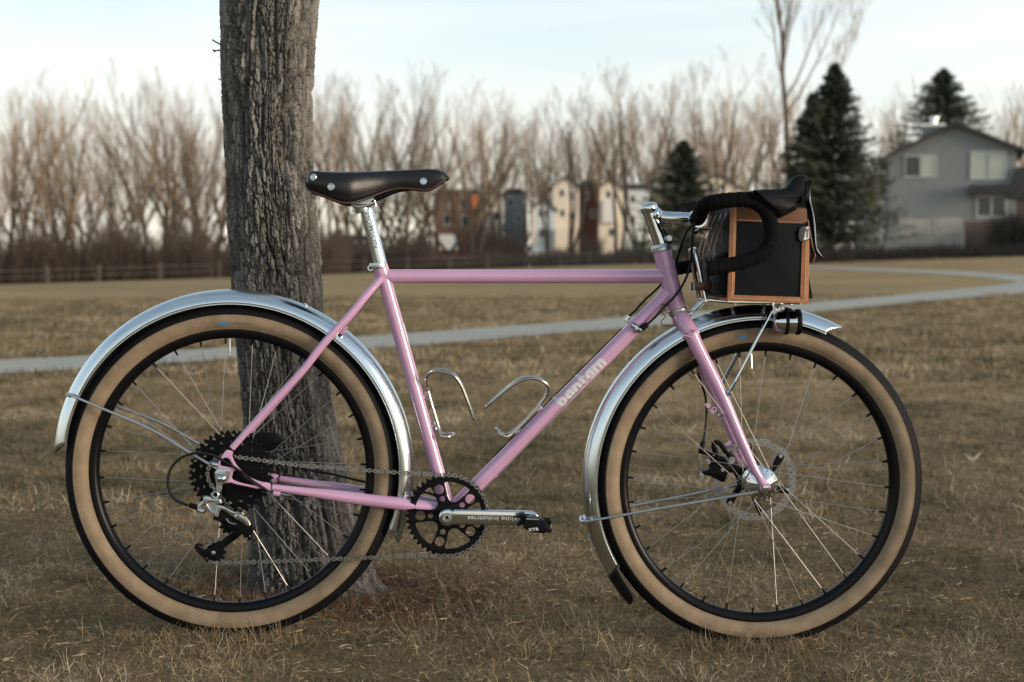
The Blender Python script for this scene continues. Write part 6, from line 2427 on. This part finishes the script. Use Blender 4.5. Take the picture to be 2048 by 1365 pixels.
# ring: from, to, tufts per m2, blades per tuft, tuft radius, segments, lengths, widths, falloff
RINGS = [(2.55, 4.6, 1080, 17, 0.027, 3, 0.016, 0.050, 0.0008, 0.0017, 0.8),
         (4.6, 10.5, 440, 11, 0.040, 2, 0.024, 0.062, 0.0020, 0.0040, 1.1),
         (10.5, 34.0, 175, 5, 0.080, 1, 0.030, 0.070, 0.006, 0.013, 0.9)]
for ri, (d0, d1, dens, nb, tr_, ns, l0, l1, w0, w1, fall) in enumerate(RINGS):
    rs = np.random.default_rng(100 + ri)
    cx2, cy2 = scatter(d0, d1, dens, 3 + ri, fall=fall, dref=d0 + 0.6)
    ct = tones(cx2, cy2, rs)
    ch2 = (0.72 + 0.75 * fbm(cx2 * 4.2, cy2 * 4.2, 71)) * rs.uniform(0.65, 1.25, len(cx2))
    cr = tr_ * rs.uniform(0.5, 1.3, len(cx2))
    a = rs.uniform(0, 2 * PI, (len(cx2), nb))
    rr = np.sqrt(rs.random((len(cx2), nb))) * cr[:, None]
    x = (cx2[:, None] + np.cos(a) * rr).ravel()
    y = (cy2[:, None] + np.sin(a) * rr).ravel()
    lean = (a + rs.normal(0, 0.9, a.shape)).ravel()
    L = rs.uniform(l0, l1, len(x)) * np.repeat(ch2, nb)
    W = rs.uniform(w0, w1, len(x))
    tone = np.repeat(ct, nb) + rs.normal(0, 0.20, len(x)) + (rs.random(len(x)) < 0.05) * rs.uniform(0.15, 0.5, len(x))
    ok = ~on_path(x, y)
    me, k = blades('grass', x[ok], y[ok], L[ok], W[ok], ns, 29 + ri, 'blade', np.clip(tone[ok], 0, 1), stand=(22, 90), lean=lean[ok])
    parts_g.append(me)
# longer blades standing up round the tyres where they press into the turf
rs = np.random.default_rng(33)
xs_, ys_ = [], []
for c_ in (RC, FC):
    w_ = bike.matrix_world if False else None
    xw = c_.x * math.cos(YAW)
    yw = c_.x * math.sin(YAW)
    m_ = 1100
    xs_.append(xw + rs.normal(0, 0.085, m_))
    ys_.append(yw - 0.020 - np.abs(rs.normal(0, 0.035, m_)) + 0.10 * (rs.random(m_) < 0.3))
x, y = np.concatenate(xs_), np.concatenate(ys_)
me, k = blades('grass', x, y, rs.uniform(0.020, 0.055, len(x)), rs.uniform(0.0009, 0.0018, len(x)), 3, 47, 'blade', np.clip(rs.normal(0.55, 0.22, len(x)), 0, 1), stand=(3, 55), curl=1.2)
parts_g.append(me)
# loose straw lying over the top
rs = np.random.default_rng(7)
x, y = scatter(2.55, 4.6, 900, 77, fall=0.9)
me, k = blades('grass', x, y, rs.uniform(0.035, 0.080, len(x)), rs.uniform(0.0008, 0.0014, len(x)), 6, 41, 'blade', np.clip(rs.normal(0.62, 0.18, len(x)), 0, 1), stand=(30, 75), curl=3.4)
co = np.empty(len(me.vertices) * 3, np.float32)
me.vertices.foreach_get('co', co)
co[2::3] += 0.012
me.vertices.foreach_set('co', co)
parts_g.append(me)
# join the three rings into one object
bm = bmesh.new()
Vs, Fs, Ts, o = [], [], [], 0
for me in parts_g:
    n = len(me.vertices)
    v = np.empty(n * 3, np.float32)
    me.vertices.foreach_get('co', v)
    f = np.empty(len(me.loops), np.int32)
    me.loops.foreach_get('vertex_index', f)
    t = np.empty(n, np.float32)
    me.attributes['tone'].data.foreach_get('value', t)
    Vs.append(v.reshape(-1, 3))
    Fs.append(f.reshape(-1, 4) + o)
    Ts.append(t)
    o += n
bm.free()
me = np_mesh('grass', np.concatenate(Vs), np.concatenate(Fs), 'blade', False)
at = me.attributes.new('tone', 'FLOAT', 'POINT')
at.data.foreach_set('value', np.concatenate(Ts))
go = link('grass', me)
tag(go, 'dry curled blades of winter grass over the lawn', 'grass', kind='stuff')
for q in parts_g:
    bpy.data.meshes.remove(q)

# reddish litter round the foot of the trunk
rs = np.random.default_rng(91)
n = 9000
a = rs.uniform(0, 2 * PI, n)
r_ = np.abs(rs.normal(0, 1, n))
bx = float(np.interp(0.03, prow[:, 0], prow[:, 1]))
x = bx + 0.09 + np.cos(a) * (0.20 + 0.17 * r_)
y = TY - 0.05 + np.sin(a) * (0.11 + 0.15 * r_)
gq = ground_hit(810, 1212)
m_ = 3000
x = np.concatenate([x, gq.x + rs.normal(0, 0.10, m_)])
y = np.concatenate([y, gq.y + rs.normal(0.0, 0.10, m_)])
tx = (x - bx) / 0.20
ok = (tx ** 2 + ((y - TY) / 0.12) ** 2) > 0.95
x, y = x[ok], y[ok]
me, k = blades('litter', x, y, rs.uniform(0.015, 0.05, len(x)), rs.uniform(0.0014, 0.0035, len(x)), 2, 55, 'litter', np.clip(rs.normal(0.45, 0.25, len(x)), 0, 1), stand=(40, 88))
lt = link('leaf_litter', me)
tag(lt, 'reddish brown leaf litter round the foot of the big trunk', 'litter', kind='stuff')

# a few pale fallen leaves out on the lawn
lm = mat('dead_leaf', (0.34, 0.27, 0.19), 0.8)
for i, (px, py, label) in enumerate([(385, 756, 'pale dead leaf on the grass just beyond the rear wheel spokes'), (462, 754, 'pale tan dead leaf beside the trunk beyond the rear wheel'), (1943, 934, 'tiny pale dead leaf alone on the grass right of the front wheel')]):
    q = ground_hit(px, py)
    s_ = 0.055 if i < 2 else 0.022
    vs_ = [(s_ * math.cos(t) * 1.6, s_ * 0.7 * math.sin(t), 0.012 + 0.016 * math.cos(2 * t)) for t in np.linspace(0, 2 * PI, 12, endpoint=False)] + [(0, 0, 0.006)]
    fs = [(k, (k + 1) % 12, 12) for k in range(12)]
    lo_ = MB().add(vs_, fs).build('fallen_leaf', lm, None)
    lo_.location = (q.x, q.y, float(terr(q.x, q.y)) + 0.03)
    so_ = lo_.modifiers.new('thick', 'SOLIDIFY')
    so_.thickness = 0.001
    tag(lo_, label, 'leaf')
